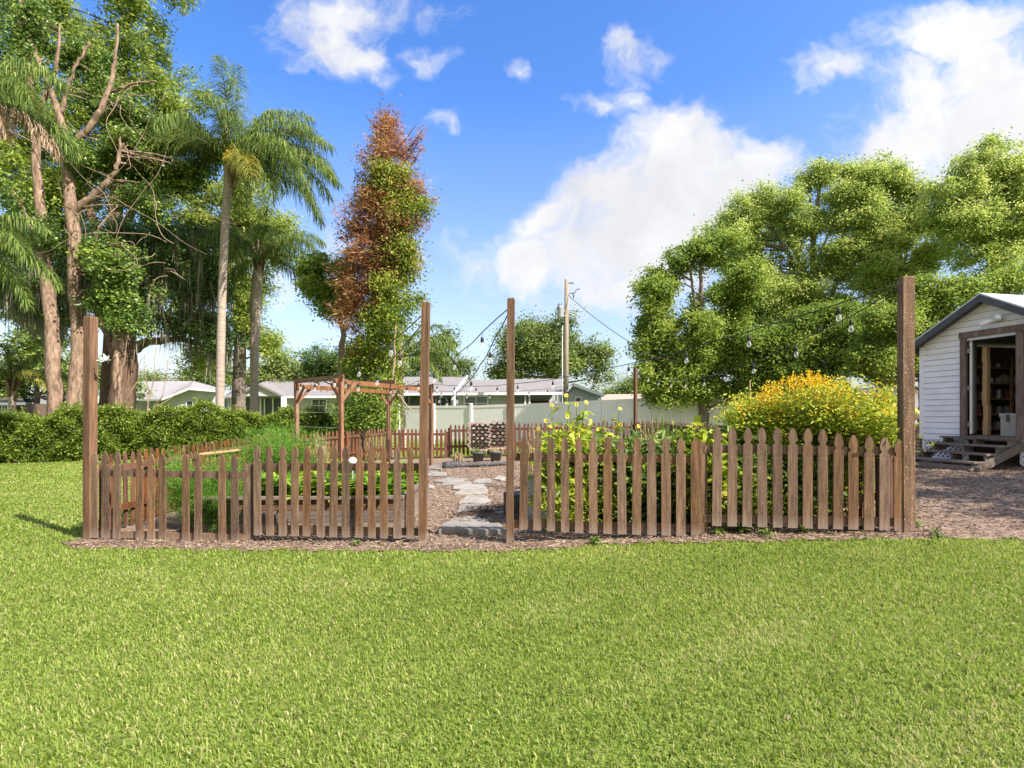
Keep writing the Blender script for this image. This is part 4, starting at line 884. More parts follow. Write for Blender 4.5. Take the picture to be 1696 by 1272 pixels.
def limbs(mb,skel,targets,r0=.05,bend=.25):
    """taper a limb from the closest lower point of a skeleton to each target"""
    S=np.array([p for p,r in skel]); SR=np.array([r for p,r in skel])
    for t in targets:
        d=np.linalg.norm(S-t,axis=1)+np.maximum(0,S[:,2]-t[2]+.2)*3
        i=int(np.argmin(d)); a=S[i]; v=t-a; ln=np.linalg.norm(v)
        if ln<.15: continue
        sg=rng.normal(0,.10,3)*ln; m1=a+v*.35+sg+np.array([0,0,bend*.2*ln]); m2=a+v*.7+sg*.6+np.array([0,0,bend*.22*ln])
        rr=min(SR[i]*.6,r0*(.5+ln*.28))
        u=np.linspace(0,1,7)[:,None]; pts=(1-u)**3*a+3*u*(1-u)**2*m1+3*u*u*(1-u)*m2+u**3*t
        mb.tube(pts,np.linspace(rr,rr*.22,7),5,cap=False)
def smooth_path(keys,n=14):
    K=np.array([k[0] for k in keys],float); rr=np.array([k[1] for k in keys]); u=np.linspace(0,len(K)-1,n); 
    x=np.arange(len(K)); p=np.stack([np.interp(u,x,K[:,i]) for i in range(3)],1)
    for _ in range(2): p[1:-1]=(p[:-2]+2*p[1:-1]+p[2:])/4
    return p,np.interp(u,x,rr)
def grounded(tr):
    p,r=tr[0]; g=float(gz(p[0]))
    return [(np.array([p[0],p[1],g-.05]),r*1.12)]+list(tr) if .05<p[2]-g<2.2 else list(tr)
def tree(name,label,blobs,trunks,bark,leaf,ncl,per,spread,L,W,nlimb=30,group=None,shell=.5,limb_r=.06,flat=.75,droop=.25,tbase=.45,tvar=.28,extra=None,cat='tree'):
    trunks=[grounded(q) for q in trunks]; base=np.array(trunks[0][0][0]); t=thing(name,label,cat,base,group)
    mb=MB(); skel=[]
    for tr in trunks:
        p,r=smooth_path(tr,12+2*len(tr)); p=p+np.concatenate([np.zeros((1,3)),rng.normal(0,.02,(len(p)-1,3))])
        r=r*rng.uniform(.94,1.06,len(r)); mb.tube(p,r,10 if r[0]>.1 else 7); skel+=list(zip(p[1:],r[1:]))
    cent=clumps(blobs,ncl,shell)
    limbs(mb,skel,cent[rng.choice(len(cent),min(nlimb,len(cent)),replace=False)],limb_r)
    mb.build('trunk',M[bark],t,smooth=True)
    leafset(MB(),cent,per,spread,L,W,flat,droop,tvar,tbase).build('crown',M[leaf],t)
    if extra: extra(t,skel,cent)
    return t
def TR(d,*pp): return [(P(x,y,d),w*d/FP/2) for x,y,w in pp]
def moss(t,pos,n,lo,hi,name='moss'):
    i=rng.choice(len(pos),n); C=pos[i]+rng.normal(0,.18,(n,3)); mb=MB()
    k=5; CC=np.repeat(C,k,0)+rng.normal(0,.035,(n*k,3)); nn=n*k
    mb.leaves(CC,rng.normal(0,.07,(nn,3))+[0,0,-1],unit(nn)*[1,1,.1],np.repeat(rng.uniform(lo,hi,n),k)*rng.uniform(.5,1.1,nn),.045*rng.uniform(.6,1.4,nn),rng.random(nn),shape=.35)
    tag(mb.build(name,M['moss'],t),kind='stuff')
# --- background cypress mass behind the twin trunks, with hanging moss
d=27
tree('cypress_tree','huge feathery yellow-green cypress filling the upper left, behind the tan trunks',
  [BL(250,110,75,65,d),BL(300,190,50,60,d),BL(160,110,90,70,d),BL(60,120,80,70,d),BL(40,230,80,90,d),BL(170,220,90,70,d),BL(250,300,70,60,d),BL(110,330,100,70,d),BL(20,400,70,90,d),BL(230,30,90,50,d),BL(90,30,100,50,d),BL(60,520,80,60,d+3),BL(150,480,70,60,d+3),BL(250,440,80,60,d+3),BL(310,520,60,50,d+3),BL(20,300,60,60,d+2)],
  [TR(d,(185,690,36),(188,560,30),(190,400,24),(195,220,16),(210,60,7)),TR(d,(190,480,20),(150,350,14),(90,220,8)),TR(d,(192,400,14),(260,280,9),(285,180,5))],
  'bark_dark','leaf_cypress',1150,95,.30,.24,.07,nlimb=60,droop=.35,tbase=.38,
  extra=lambda t,s,c: moss(t,c[c[:,2]<11],260,.6,1.8))
d=24
tree('mossy_oak','dark thick-trunked oak draped in long grey moss, behind the lawn-side tall post',
  [BL(300,430,70,55,d),BL(250,400,60,50,d),BL(330,480,60,50,d),BL(220,480,50,50,d),BL(60,480,70,60,d),BL(350,545,45,35,d),BL(130,430,60,60,d),BL(300,540,50,30,d)],
  [TR(d,(200,692,42),(205,640,38),(207,600,36),(210,560,26),(215,480,20),(220,400,10)),TR(d,(212,585,22),(240,565,14),(300,560,9),(360,585,5)),TR(d,(200,610,18),(165,520,11),(110,440,6)),TR(d,(214,480,14),(280,440,9),(320,420,5))],
  'bark_dark','leaf_oak',560,90,.27,.14,.07,nlimb=45,droop=.2,tbase=.4,
  extra=lambda t,s,c: moss(t,c,900,.5,1.9))
d=30
tree('cypress_tree','bright feathery green cypress standing behind the two tall palms',
  [BL(420,330,60,50,d),BL(370,400,60,60,d),BL(450,390,55,50,d),BL(320,360,50,60,d),BL(415,460,60,45,d),BL(345,480,45,50,d),BL(400,540,45,40,d),BL(440,570,30,35,d),BL(350,590,40,35,d)],
  [TR(d,(395,690,22),(398,560,18),(402,420,12),(410,310,5))],'bark_grey','leaf_cypress',600,90,.30,.21,.065,nlimb=45,droop=.35,tbase=.52)
# --- twin tan trunks with glossy leaves
d=19.5
tree('tan_trunk_tree','tan-barked tree with a straight slanting trunk, nearer the left edge, its crown mostly above',
  [BL(40,110,50,50,d),BL(20,320,45,45,d),BL(90,390,35,35,d),BL(60,60,60,50,d),BL(20,20,60,60,d)],
  [TR(d,(93,694,25),(88,600,22),(84,520,21),(76,440,19),(65,340,15),(62,280,13),(55,170,11),(40,70,8),(30,-20,5)),TR(d,(80,470,10),(50,370,7),(25,320,4)),TR(d,(58,200,9),(95,110,6),(100,40,3))],
  'bark_tan','leaf_ficus',120,80,.22,.13,.075,nlimb=34,limb_r=.035)
def vines(t,skel,cent):
    mb=MB()
    for k in range(34):
        a=P(rng.uniform(140,290),rng.uniform(150,480),d-.4); n=9; q=[a]; dr=rng.normal(0,1,3)*[1,.4,.6]
        for i in range(n): dr=dr*.75+rng.normal(0,.55,3)*[1,.4,1]+[0,0,-.05]; q.append(q[-1]+dr*.26)
        q=smooth_path([(v_,.02) for v_ in q],22)[0]; mb.tube(q,np.linspace(.014,.005,22),5,cap=False)
    for x0,y0,x1,y1 in ((200,640,215,540),(250,690,262,560),(258,690,280,600),(246,690,238,590),(205,670,240,585),(120,500,165,470),(250,690,300,640),(0,210,190,300)):
        a=P(x0,y0,d-.3);b=P(x1,y1,d-.3); q=smooth_path([(a+(b-a)*u+rng.normal(0,.08,3),.02) for u in np.linspace(0,1,8)],18)[0]; mb.tube(q,np.linspace(.022,.008,18),5,cap=False)
    tag(mb.build('bare_twigs',M['twig'],t,smooth=True),kind='stuff')
tree('tan_trunk_tree','tan-barked tree forking high up, glossy leaf clumps and bare twigs on its right side',
  [BL(150,105,34,30,d+1.2),BL(215,190,36,34,d+1),BL(175,170,34,34,d+1.3),BL(210,245,36,34,d+.8),BL(165,275,38,32,d+1.2),BL(270,295,50,26,d+2.4),BL(330,288,38,18,d+2.4),BL(230,330,46,32,d+1),BL(190,440,34,40,d),BL(215,520,36,30,d),BL(175,500,30,30,d),BL(130,250,28,25,d),BL(250,262,34,20,d+2),BL(160,430,25,30,d)],
  [TR(d,(122,694,23),(124,640,22),(131,590,20),(125,500,19),(123,420,19),(121,360,20),(113,300,16),(112,250,14),(95,180,10),(78,130,8),(55,80,7),(40,20,5)),
   TR(d,(122,350,15),(145,332,12),(175,305,10),(195,280,7),(200,230,4)),TR(d,(113,250,12),(125,235,11),(150,210,10),(170,180,9),(185,140,7),(192,90,5),(195,40,4)),TR(d,(188,150,6),(225,138,4),(260,135,3)),TR(d,(100,190,7),(120,120,5),(150,70,4)),TR(d,(195,690,13),(194,620,12),(190,560,9),(200,520,5))],
  'bark_tan','leaf_ficus',520,85,.20,.125,.08,nlimb=60,limb_r=.03,tbase=.42,extra=vines)
# --- palms
def frond(mb,base,az,el,length,droop,ll,npair=150,plume=.5,twist=0):
    n=26; t=np.linspace(0,1,n); e=R(el)-R(droop)*t**1.35; h=np.array([math.cos(R(az)),math.sin(R(az)),0])
    dv=np.cos(e)[:,None]*h+np.sin(e)[:,None]*np.array([0,0,1]); pts=base+np.concatenate([[np.zeros(3)],np.cumsum(dv[:-1]*length/(n-1),0)])
    mb.tube(pts,np.linspace(.035,.005,n),5,rnd=.75,cap=False)
    sd=np.array([-h[1],h[0],0]); k=np.repeat(np.linspace(.10,.99,npair),2); k=np.clip(k+rng.normal(0,.006,len(k)),.08,1); m=len(k)
    p0=np.stack([np.interp(k,t,pts[:,i]) for i in range(3)],1); dr=np.stack([np.interp(k,t,dv[:,i]) for i in range(3)],1)
    s=np.tile([1,-1],npair)[:,None]; up=np.cross(sd,dr)*-1; up=np.where(up[:,2:3]<0,-up,up)
    D=dr*.55+sd*s*rng.uniform(.5,1.0,(m,1))+up*rng.normal(.12,plume,(m,1)); D/=np.linalg.norm(D,axis=1)[:,None]
    l=(ll*np.interp(k,[0,.12,.3,.6,.85,1],[.5,.8,1,1,.75,.45])*rng.uniform(.8,1.15,m))[:,None]
    w=rng.uniform(.021,.036,m)[:,None]; g=np.array([0,0,-1.])
    q1=p0+D*l*.35; D2=D+g*.95; D2/=np.linalg.norm(D2,axis=1)[:,None]; q2=q1+D2*l*.35; D3=D2+g*1.6; D3/=np.linalg.norm(D3,axis=1)[:,None]; q3=q2+D3*l*.35
    wd=np.cross(D,g+rng.normal(0,.3,(m,3))); wd/=np.linalg.norm(wd,axis=1)[:,None]+1e-9
    V=np.stack([p0-wd*w*.3,p0+wd*w*.3,q1+wd*w*.5,q1-wd*w*.5,q2+wd*w*.4,q2-wd*w*.4,q3],1).reshape(-1,3); b=np.arange(m)[:,None]*7
    mb.add(V,[b+np.array([[0,1,2,3]]),b+np.array([[3,2,4,5]]),b+np.array([[5,4,6]])],np.repeat(np.clip(rng.normal(.42,.2,m),0,1),7))
def palm(label,trunk,crown,fr,ll=.6,flower=True,shaft=None):
    trunk=grounded(trunk)
    t=thing('palm_tree',label,'palm tree',trunk[0][0]); p,r=smooth_path(trunk,26); mb=MB()
    rr=r*(1+.035*np.sin(np.arange(len(r))*2.1)); mb.tube(p,rr,14); mb.build('trunk',M['palm_bark'],t,smooth=True)
    mb=MB(); c=np.array(crown)
    for k in range(12):   # old leaf bases flaring from the trunk top
        a=k*2.4; h=np.array([math.cos(a),math.sin(a),0]); z=-.9+.09*k; mb.tube([c+h*.10+[0,0,z],c+h*.2+[0,0,z+.45],c+h*(.32)+[0,0,z+.85]],[.08,.06,.025],6)
    mb.build('leaf_bases',M['bark_tan'],t,smooth=True)
    for f in fr:
        az,el,ln,dr=f[:4]; mt=f[4] if len(f)>4 else 'leaf_palm'
        m=MB(); h=np.array([math.cos(R(az)),math.sin(R(az)),0]); frond(m,c+h*.12+[0,0,rng.uniform(-.1,.25)],az,el,ln,dr,ll*(1 if mt!='leaf_palm_dry' else .8)); m.build('frond',M[mt],t)
    if flower:
        m=MB(); b=c+np.array([.25,-.35,.25]); nn=90; D=unit(nn)*[.6,.6,.3]+[.35,-.3,-.75]; m.leaves(b+rng.normal(0,.12,(nn,3))+[0,0,.2],D,unit(nn),rng.uniform(.4,.8,nn),.05,rng.uniform(.0,1,nn)); m.build('flower_cluster',M['petal_yellow'],t)
        m=MB(); b=c+np.array([-.1,-.25,.1]); m.tube([b,b+[-.03,0,.5],b+[-.02,0,1.0],b+[.0,0,1.45]],[.05,.10,.085,.01],8); m.build('spathe',M['redwood'],t,smooth=True)
d=21.6
palm('tall slim palm with yellow flower cluster, tallest in the garden view, pale ringed trunk',TR(d,(364,690,14),(365,600,13.5),(368,480,13),(373,370,13),(378,300,13.5),(381,275,19)),P(383,275,d),
 [(100,86,4.5,12),(60,74,4.0,45),(120,72,4.2,45),(8,60,4.1,100),(-12,52,4.0,95),(5,36,4.4,105),(-30,30,4.2,100),(20,22,4.2,95),(-8,8,4.1,85),(15,0,4.2,80),(-50,2,3.4,70,'leaf_palm_yellow'),(-35,-8,3.6,65),(172,62,4.2,95),(190,50,4.3,98),(178,38,4.5,95),(200,28,4.3,92),(165,20,4.2,85),(185,10,3.8,75),(-80,50,3.8,100),(-105,35,3.8,100),(80,40,4,90),(110,25,4,90),(-70,70,4.0,70),(178,58,4.4,90),(0,47,4.4,92),(14,30,4.5,92),(-22,16,4.3,88),(10,70,4.0,88),(-6,22,4.6,84),(186,44,4.6,88),(168,48,4.4,92),(-165,30,4.2,92)],.92)
d=25
palm('shorter palm with bright fronds and a flared orange-brown trunk top, next to the tallest one',TR(d,(421,690,14),(421,620,13),(422,560,14),(424,500,19),(426,465,17),(428,440,14)),P(428,430,d),
 [(90,82,3.4,25),(10,62,3.4,105),(-15,42,3.4,105),(5,18,3.2,95),(170,64,3.4,105),(190,45,3.5,105),(175,20,3.3,95),(-60,50,3.3,105),(-110,40,3.3,105),(60,50,3.3,95),(-85,20,3.0,90),(25,-5,2.9,80),(160,-5,2.9,80),(120,60,3.2,90)],.85,flower=False)
d=15
palm('palm at the left edge whose drooping fronds, some dry, hang into the garden view',TR(d,(-90,740,20),(-88,500,19),(-85,300,18),(-80,190,18)),P(-78,175,d),
 [(0,48,3.4,100),(-15,30,3.4,105),(20,20,3.2,95),(10,5,3.0,80,'leaf_palm_dry'),(-20,-5,2.9,70,'leaf_palm_dry'),(180,50,3.4,100),(160,30,3.4,100),(210,30,3.4,100),(90,60,3.4,90),(-90,60,3.4,90),(-60,35,3.2,100),(100,85,3.5,20),(-120,20,3.2,95),(60,30,3.2,95)],.80,flower=False)
palm('low young palm at the left edge, arching green fronds over the hedge',TR(14.5,(-70,745,17),(-68,600,16),(-66,450,15)),P(-64,420,14.5),
 [(5,58,2.5,110),(-15,35,2.6,105),(15,12,2.5,85),(0,-15,2.4,70),(-30,65,2.5,100),(180,45,2.6,100),(150,30,2.6,100),(220,30,2.6,100),(90,60,2.6,90),(-90,55,2.6,95),(100,85,2.7,20)],.55,flower=False)
# feathery palm far left, low behind the hedge
palm('small arching palm low behind the hedge, beside the twin tan trunks',TR(24,(20,690,10),(20,660,10),(20,640,10)),P(20,630,24),
 [(0,55,2.6,100),(20,35,2.6,95),(-20,25,2.6,95,'leaf_palm_yellow'),(180,50,2.6,100),(160,30,2.6,95),(200,25,2.6,95),(90,60,2.6,80),(-90,45,2.6,100),(-60,70,2.6,90)],.5,flower=False)
# --- rusty conifer wrapped in green vine
d=21
rust=[BL(637,196,12,16,d),BL(639,225,24,22,d),BL(640,262,36,30,d),BL(640,320,58,42,d),BL(632,365,66,44,d),BL(622,415,62,44,d),BL(605,460,46,40,d),BL(650,430,40,50,d),BL(585,520,22,34,d),BL(600,580,24,28,d),BL(620,500,30,40,d)]
vine=[BL(660,320,40,40,d-.4),BL(668,365,42,45,d-.5),BL(660,415,45,45,d-.5),BL(655,470,42,45,d-.5),BL(655,525,40,40,d-.5),BL(630,575,34,40,d-.4),BL(625,640,30,36,d-.5),BL(600,690,22,30,d-.4),BL(580,640,20,30,d-.3),BL(590,600,22,26,d-.3),BL(648,610,24,34,d-.4),BL(655,290,28,24,d-.6),BL(690,345,26,20,d-.2),BL(610,600,30,26,d-.3),BL(675,495,26,25,d-.4)]
def conifer_extra(t,s,c):
    cc=clumps(vine,330,.5); leafset(MB(),cc,90,.22,.11,.065,.9,.45,tbase=.5).build('climbing_vine',M['leaf_vine'],t)
    mb=MB()
    for (x0,y0,x1,y1) in ((665,260,700,215),(665,275,697,228),(668,292,698,245),(670,310,705,318),(660,330,724,330),(655,250,690,205),(625,215,605,190),(620,300,582,310),(600,400,566,440)):
        a=P(x0,y0,d);b=P(x1,y1,d-.2); MB().tube([a,(a+b)/2-[0,0,.05],b],[.035,.025,.01],5,cap=False).build('bare_branch',M['bark_dark'],t)
    cc=np.concatenate([np.linspace(P(x0,y0,d),P(x1,y1,d-.2),6) for (x0,y0,x1,y1) in ((665,260,700,215),(665,275,697,228),(668,292,698,245),(670,310,705,318),(660,330,720,330))])
    leafset(MB(),cc,45,.09,.14,.03).build('spray',M['leaf_rust'],t)
tree('conifer_tree','tall narrow conifer half rusty-brown and half wrapped in green climbing vine',rust,
  [TR(d,(588,728,30),(600,680,24),(612,640,20),(618,560,17),(625,440,14),(634,300,9),(638,185,3))],'bark_grey','leaf_rust',420,100,.22,.22,.034,nlimb=60,droop=-.05,tbase=.45,extra=conifer_extra)
d=23
tree('laurel_tree','loose grey-green tree leaning out to the left of the rusty conifer',
  [BL(520,440,28,22,d),BL(545,470,35,28,d),BL(510,480,20,14,d),BL(570,500,25,30,d),BL(545,510,25,20,d),BL(565,450,20,25,d)],
  [TR(d,(562,700,14),(565,600,11),(568,560,9),(562,520,7),(545,490,5),(525,460,3))],'bark_grey','leaf_bright',150,80,.19,.14,.075,nlimb=35,tbase=.55)
tree('bushy_tree','dense dark green bushy tree low behind the pergola',[BL(560,600,42,32,26),BL(530,610,30,25,26),BL(590,620,30,26,26),BL(600,590,30,25,26)],[TR(26,(562,700,12),(562,620,9),(560,590,5))],'bark_grey','leaf_oak',150,80,.22,.13,.06,nlimb=15,tbase=.32)
d=19.3
tree('shrub','tall leafy shrub with thin pale stems at the foot of the rusty conifer',[BL(620,680,26,34,d),BL(600,660,20,25,d),BL(640,690,18,30,d),BL(575,690,16,26,d),BL(632,640,14,20,d)],
 [TR(d,(612,752,4),(610,700,3),(606,660,2)),TR(d,(645,750,5),(650,680,4),(652,600,3),(656,540,2)),TR(d,(650,750,3),(640,690,2),(630,650,1.5))],'twig','leaf_bright',130,80,.17,.10,.055,nlimb=20,limb_r=.015,cat='shrub')
palm('wispy palm fronds arching between the conifer and leaning gateway post',TR(24,(668,700,9),(664,640,8),(660,600,8)),P(660,598,24),
 [(0,60,3.0,105),(-10,40,3.0,100),(10,20,2.9,90),(180,50,2.5,100),(90,60,2.6,90),(-90,50,2.6,100),(30,75,2.9,80),(-30,10,2.6,80)],.5,flower=False)
# --- far trees
FT=[('distant spreading oak with an airy outline, right of the leaning gateway post',55,[(745,560,24,16),(725,590,32,22),(765,605,24,20),(700,600,28,26),(745,625,36,16)],(735,690),150,'leaf_far'),
 ('big round-crowned distant tree behind the utility pole',52,[(900,560,48,36),(860,580,40,38),(950,575,46,40),(985,610,28,36),(838,615,26,28),(905,615,66,34),(930,545,36,20),(880,540,26,18),(905,590,60,40)],(910,690),640,'leaf_far'),
 ('low distant tree left of the far corner post',70,[(1050,640,22,16),(1030,648,18,12),(1010,652,20,10),(1075,628,14,20)],(1050,690),90,'leaf_far'),
 ('distant green tree beyond the grey house, between the palms and the pergola',48,[(455,600,32,22),(430,630,30,20),(480,622,30,18),(510,620,26,22),(460,640,50,14)],(455,690),190,'leaf_far'),
 ('distant tree behind the pale grey house roof',64,[(330,625,30,18),(350,610,24,16),(380,620,30,20),(300,640,26,12),(240,632,34,14)],(340,690),170,'leaf_far'),
 ('mid-green rounded tree behind the hedge at the left edge, below the palms',42,[(40,600,60,36),(100,610,55,36),(20,640,60,26),(150,630,45,30),(60,560,50,30),(205,640,30,20)],(60,692),330,'leaf_far'),
 ('dark distant trees in the gap between the conifer and gateway post',60,[(530,600,30,20),(640,620,40,20),(690,630,30,20),(580,625,40,18)],(600,690),170,'leaf_oak')]
FT+=[('broad distant tree at the far left beyond the hedge, past the dark-roofed house',50,[(-150,600,70,50),(-90,630,60,40),(-220,630,60,40)],(-150,690),170,'leaf_far'),
 ('tall distant tree far out to the left beyond the hedge',52,[(-380,570,70,60),(-330,620,70,46),(-450,620,60,46)],(-380,690),170,'leaf_far')]
for (lb,dd,bb,tp,nc,lf) in FT:
    s=dd/FP; bls=[BL(*b,dd) for b in bb]; top=min(b[1] for b in bb)
    tree('distant_tree',lb,bls,[TR(dd,(tp[0],tp[1],9),(tp[0]+2,(tp[1]+top)/2,7),(tp[0]+3,top+8,3))],'bark_grey',lf,nc,70,.36*dd/50+.08,.26,.13,nlimb=20,group='trees beyond the houses',limb_r=.09,tbase=.5)
# --- the right-hand grove
GR=[('hazy pale olive tree filling the grove between the rounded tree and the tallest crown',28,'leaf_olive',[(1220,430,50,40),(1260,390,60,50),(1240,500,70,60),(1290,560,80,60),(1200,370,30,20),(1400,330,60,50),(1420,430,60,60),(1190,560,60,60),(1450,520,60,50)],[(1260,695,14),(1262,600,12),(1260,500,10),(1258,400,4)],420,.13,.06,.5),
 ('dense bright-green rounded tree at the left end of the grove behind the white fence',22,'leaf_bright',[(1090,470,44,40),(1140,430,50,36),(1185,405,40,26),(1090,530,42,46),(1150,530,60,55),(1210,480,45,50),(1100,590,40,40),(1180,590,60,42),(1140,625,75,28),(1215,560,40,50),(1110,645,60,22),(1210,645,70,26),(1160,655,60,16),(1075,560,30,40),(1080,620,34,30)],[(1165,695,18),(1162,610,15),(1160,520,10),(1160,440,4)],520,.13,.075,.55),
 ('tall airy olive-green tree with the highest crown in the grove, behind the yellow bush',25,'leaf_olive',[(1370,280,48,24),(1340,300,40,30),(1230,360,40,26),(1285,335,36,24),(1215,400,30,20),(1415,300,30,22),(1330,520,80,40),(1260,345,50,30),(1310,370,60,42),(1370,360,55,45),(1240,400,42,30),(1330,430,70,45),(1300,490,70,42),(1370,500,60,36),(1250,460,40,30),(1400,420,40,40)],[(1350,695,18),(1352,600,16),(1350,480,13),(1345,400,9),(1360,290,4)],520,.12,.05,.58),
 ('leafy olive tree in the middle of the grove, left of the shed roof',24,'leaf_olive',[(1475,300,36,26),(1500,320,36,30),(1440,340,40,36),(1510,370,50,36),(1460,400,50,36),(1530,430,50,40),(1470,450,55,40),(1440,290,20,12),(1500,500,60,30)],[(1480,695,17),(1482,600,15),(1478,500,12),(1470,400,8),(1478,300,4)],440,.12,.055,.58),
 ('tall open-branched olive tree behind the shed, dark limbs showing through',21,'leaf_olive',[(1645,245,28,20),(1620,280,50,32),(1580,320,48,34),(1660,300,50,40),(1600,370,60,36),(1665,380,50,46),(1560,360,34,30),(1640,430,60,32),(1700,340,50,60),(1740,280,60,60)],[(1655,700,20),(1655,520,18),(1650,450,15),(1632,380,10),(1625,320,7),(1638,240,3)],430,.12,.055,.6),
 ('dark leafy underwood tree low behind the yellow bush and white fence',21,'leaf_bright',[(1290,590,60,45),(1350,570,60,50),(1410,590,55,45),(1250,610,50,40),(1330,630,80,26),(1440,560,50,45),(1400,530,50,30)],[(1340,700,16),(1340,640,13),(1338,570,8)],420,.13,.07,.34),
 ('bright leafy lower tree between the thick tall post and white shed',18,'leaf_bright',[(1500,540,55,46),(1550,500,50,40),(1470,590,50,40),(1560,570,50,50),(1610,480,50,26),(1520,610,60,30),(1460,540,36,36),(1680,470,50,30)],[(1530,705,15),(1528,620,13),(1530,540,8)],430,.12,.07,.55)]
for (lb,dd,lf,bb,tr,nc,L_,W_,tb) in GR:
    bls=[BL(*b,dd) for b in bb]
    trunks=[TR(dd,*tr)]
    for k in range(4):    # main limbs to big lobes
        b=bb[(k*2+1)%len(bb)]; q=tr[1+k%2]; trunks.append(TR(dd,(q[0],q[1],q[2]*.6),((q[0]+b[0])/2+rng.normal(0,6),(q[1]+b[1])/2+8,q[2]*.42),(b[0],b[1],q[2]*.2)))
    tree('grove_tree',lb,bls,trunks,'bark_grey',lf,int(nc*1.8),105,.185*dd/22,L_*.86*dd/20,W_*.84*dd/20,nlimb=120,limb_r=.055,group='trees of the grove behind the white fence',shell=.45,tbase=tb)
# --- hedge
hg=thing('hedge','long clipped leafy green hedge across the back of the left lawn','hedge',(-12,19.2,G0))
ha=np.array([-21,15.3]);hb=np.array([-6.7,22.6]); hv=(hb-ha);hl=np.linalg.norm(hv);hv/=hl; hn=np.array([hv[1],-hv[0]])
def htop(u): return 1.50+.14*np.sin(u*1.9)+.10*np.sin(u*4.7+1)+.10*np.sin(u*.8)+.0*u
n=30; mb=MB(); us=np.linspace(0,hl,n); V=[]
for u in us:
    q=ha+hv*u; z=htop(u)-.16+G0*0
    for (o,zz) in ((-.1,G0),(.55,G0),(.62,z*.5),(.5,z),(-.1,z)): V.append([q[0]+hn[0]*(o-.3),q[1]+hn[1]*(o-.3),zz])
F=[(i*5+k,i*5+k+1,i*5+6+k,i*5+5+k) for i in range(n-1) for k in range(4)]; 
F+=[(0,1,2,3,4)]; mb.add(V,F); mb.build('inner_branches',M['leafcore'] if 'leafcore' in M else M['soil'],hg)
n=95000; u=rng.uniform(0,hl,n); f=rng.random(n); front=f<.68; z=np.where(front,G0+.02+(htop(u)+.12)*rng.random(n)**.9,htop(u)+rng.normal(0,.07,n)); 
bulge=.08*np.sin(u*2.3+1.7*np.sin(u*.9)+z*2.2)*np.sin(z*5.1+u*.7)+.07*np.sin(u*5.9+2*np.sin(z*3+u*1.3))+.05*np.sin(u*13.1-z*11+1.5*np.sin(u*3.3))
o=np.where(front,.36+.08*np.sin(z*2)+bulge+rng.normal(0,.07,n),rng.uniform(-.45,.45,n))
C=np.stack([ha[0]+hv[0]*u+hn[0]*o,ha[1]+hv[1]*u+hn[1]*o,z+bulge*.3],1); D=unit(n)*.7+np.stack([hn[0]*.5+0*u,hn[1]*.5+0*u,.35+0*u],1)
tt=np.clip(.42+bulge*.7+rng.normal(0,.24,n)+np.where(front,0,.12),0,1)
mb=MB().leaves(C,D,unit(n)*.8+[.3,-.45,.6],rng.uniform(.06,.12,n),rng.uniform(.035,.06,n),tt,fold=.12)
for k in range(46):   # unclipped shoots
    uu=rng.uniform(0,hl); q=ha+hv*uu; m=26; hh=rng.uniform(.1,.42); cc=np.stack([q[0]+rng.normal(0,.05,m),q[1]+rng.normal(0,.05,m),htop(uu)+hh*rng.random(m)],1); mb.leaves(cc,unit(m)+[0,0,.7],unit(m),.10,.045,rng.uniform(.4,1,m))
mb.build('leaves',M['leaf_hedge'],hg)
# --- yellow flowering bush
bx=thing('flowering_bush','large golden-yellow flowering bush spilling over the pickets beside the thick post','bush',(3.65,6.75,.19))
def by(px,py,rx,ry,d,dep=.55): return BL(px,py,rx,ry,d,dep)
bb=[by(1440,690,48,36,6.6,.3),by(1400,686,46,34,6.8),by(1365,678,40,34,6.8),by(1255,705,44,48,6.8),by(1320,680,85,38,6.8),by(1275,695,60,42,6.8),by(1370,685,80,45,6.7),by(1430,715,60,40,6.45,.4),by(1330,740,110,60,6.8),by(1400,780,68,70,6.7),by(1300,800,100,70,6.8),by(1468,720,26,24,6.0,.2),by(1460,700,40,26,6.2,.35)]
mb=MB()
for k in range(60): 
    a=np.array([3.65+rng.normal(0,.3),6.75+rng.normal(0,.15),.18]); c=clumps(bb,1)[0]; mb.tube([a,a+(c-a)*.5+[0,0,.15],c],[.014,.009,.004],5,cap=False)
mb.build('stem',M['twig'],bx)
bb=lumps(bb,5); cc=clumps(bb,1150,.45); cc=cc[cc[:,0]<.70*cc[:,1]]; leafset(MB(),cc,48,.105,.052,.022,.9,.0,tbase=.50).build('foliage',M['leaf_yellowgreen'],bx)
fc=cc[(cc[:,2]>1.12)&(rng.random(len(cc))<np.clip((cc[:,2]-1.0)*2.2,.1,1))]; up=fc[:,2]; nfl=np.clip((up-1.0)*19,3,15).astype(int)
C=np.repeat(fc,nfl,0)+rng.normal(0,.055,(nfl.sum(),3))+[0,-.02,.05]; k=4; CC=np.repeat(C,k,0); n=len(CC)
mb=MB(); mb.leaves(CC,unit(n)*[1,1,.5]+[0,0,.35],unit(n)*.5+[0,-.4,.8],.020,.017,rng.random(n))
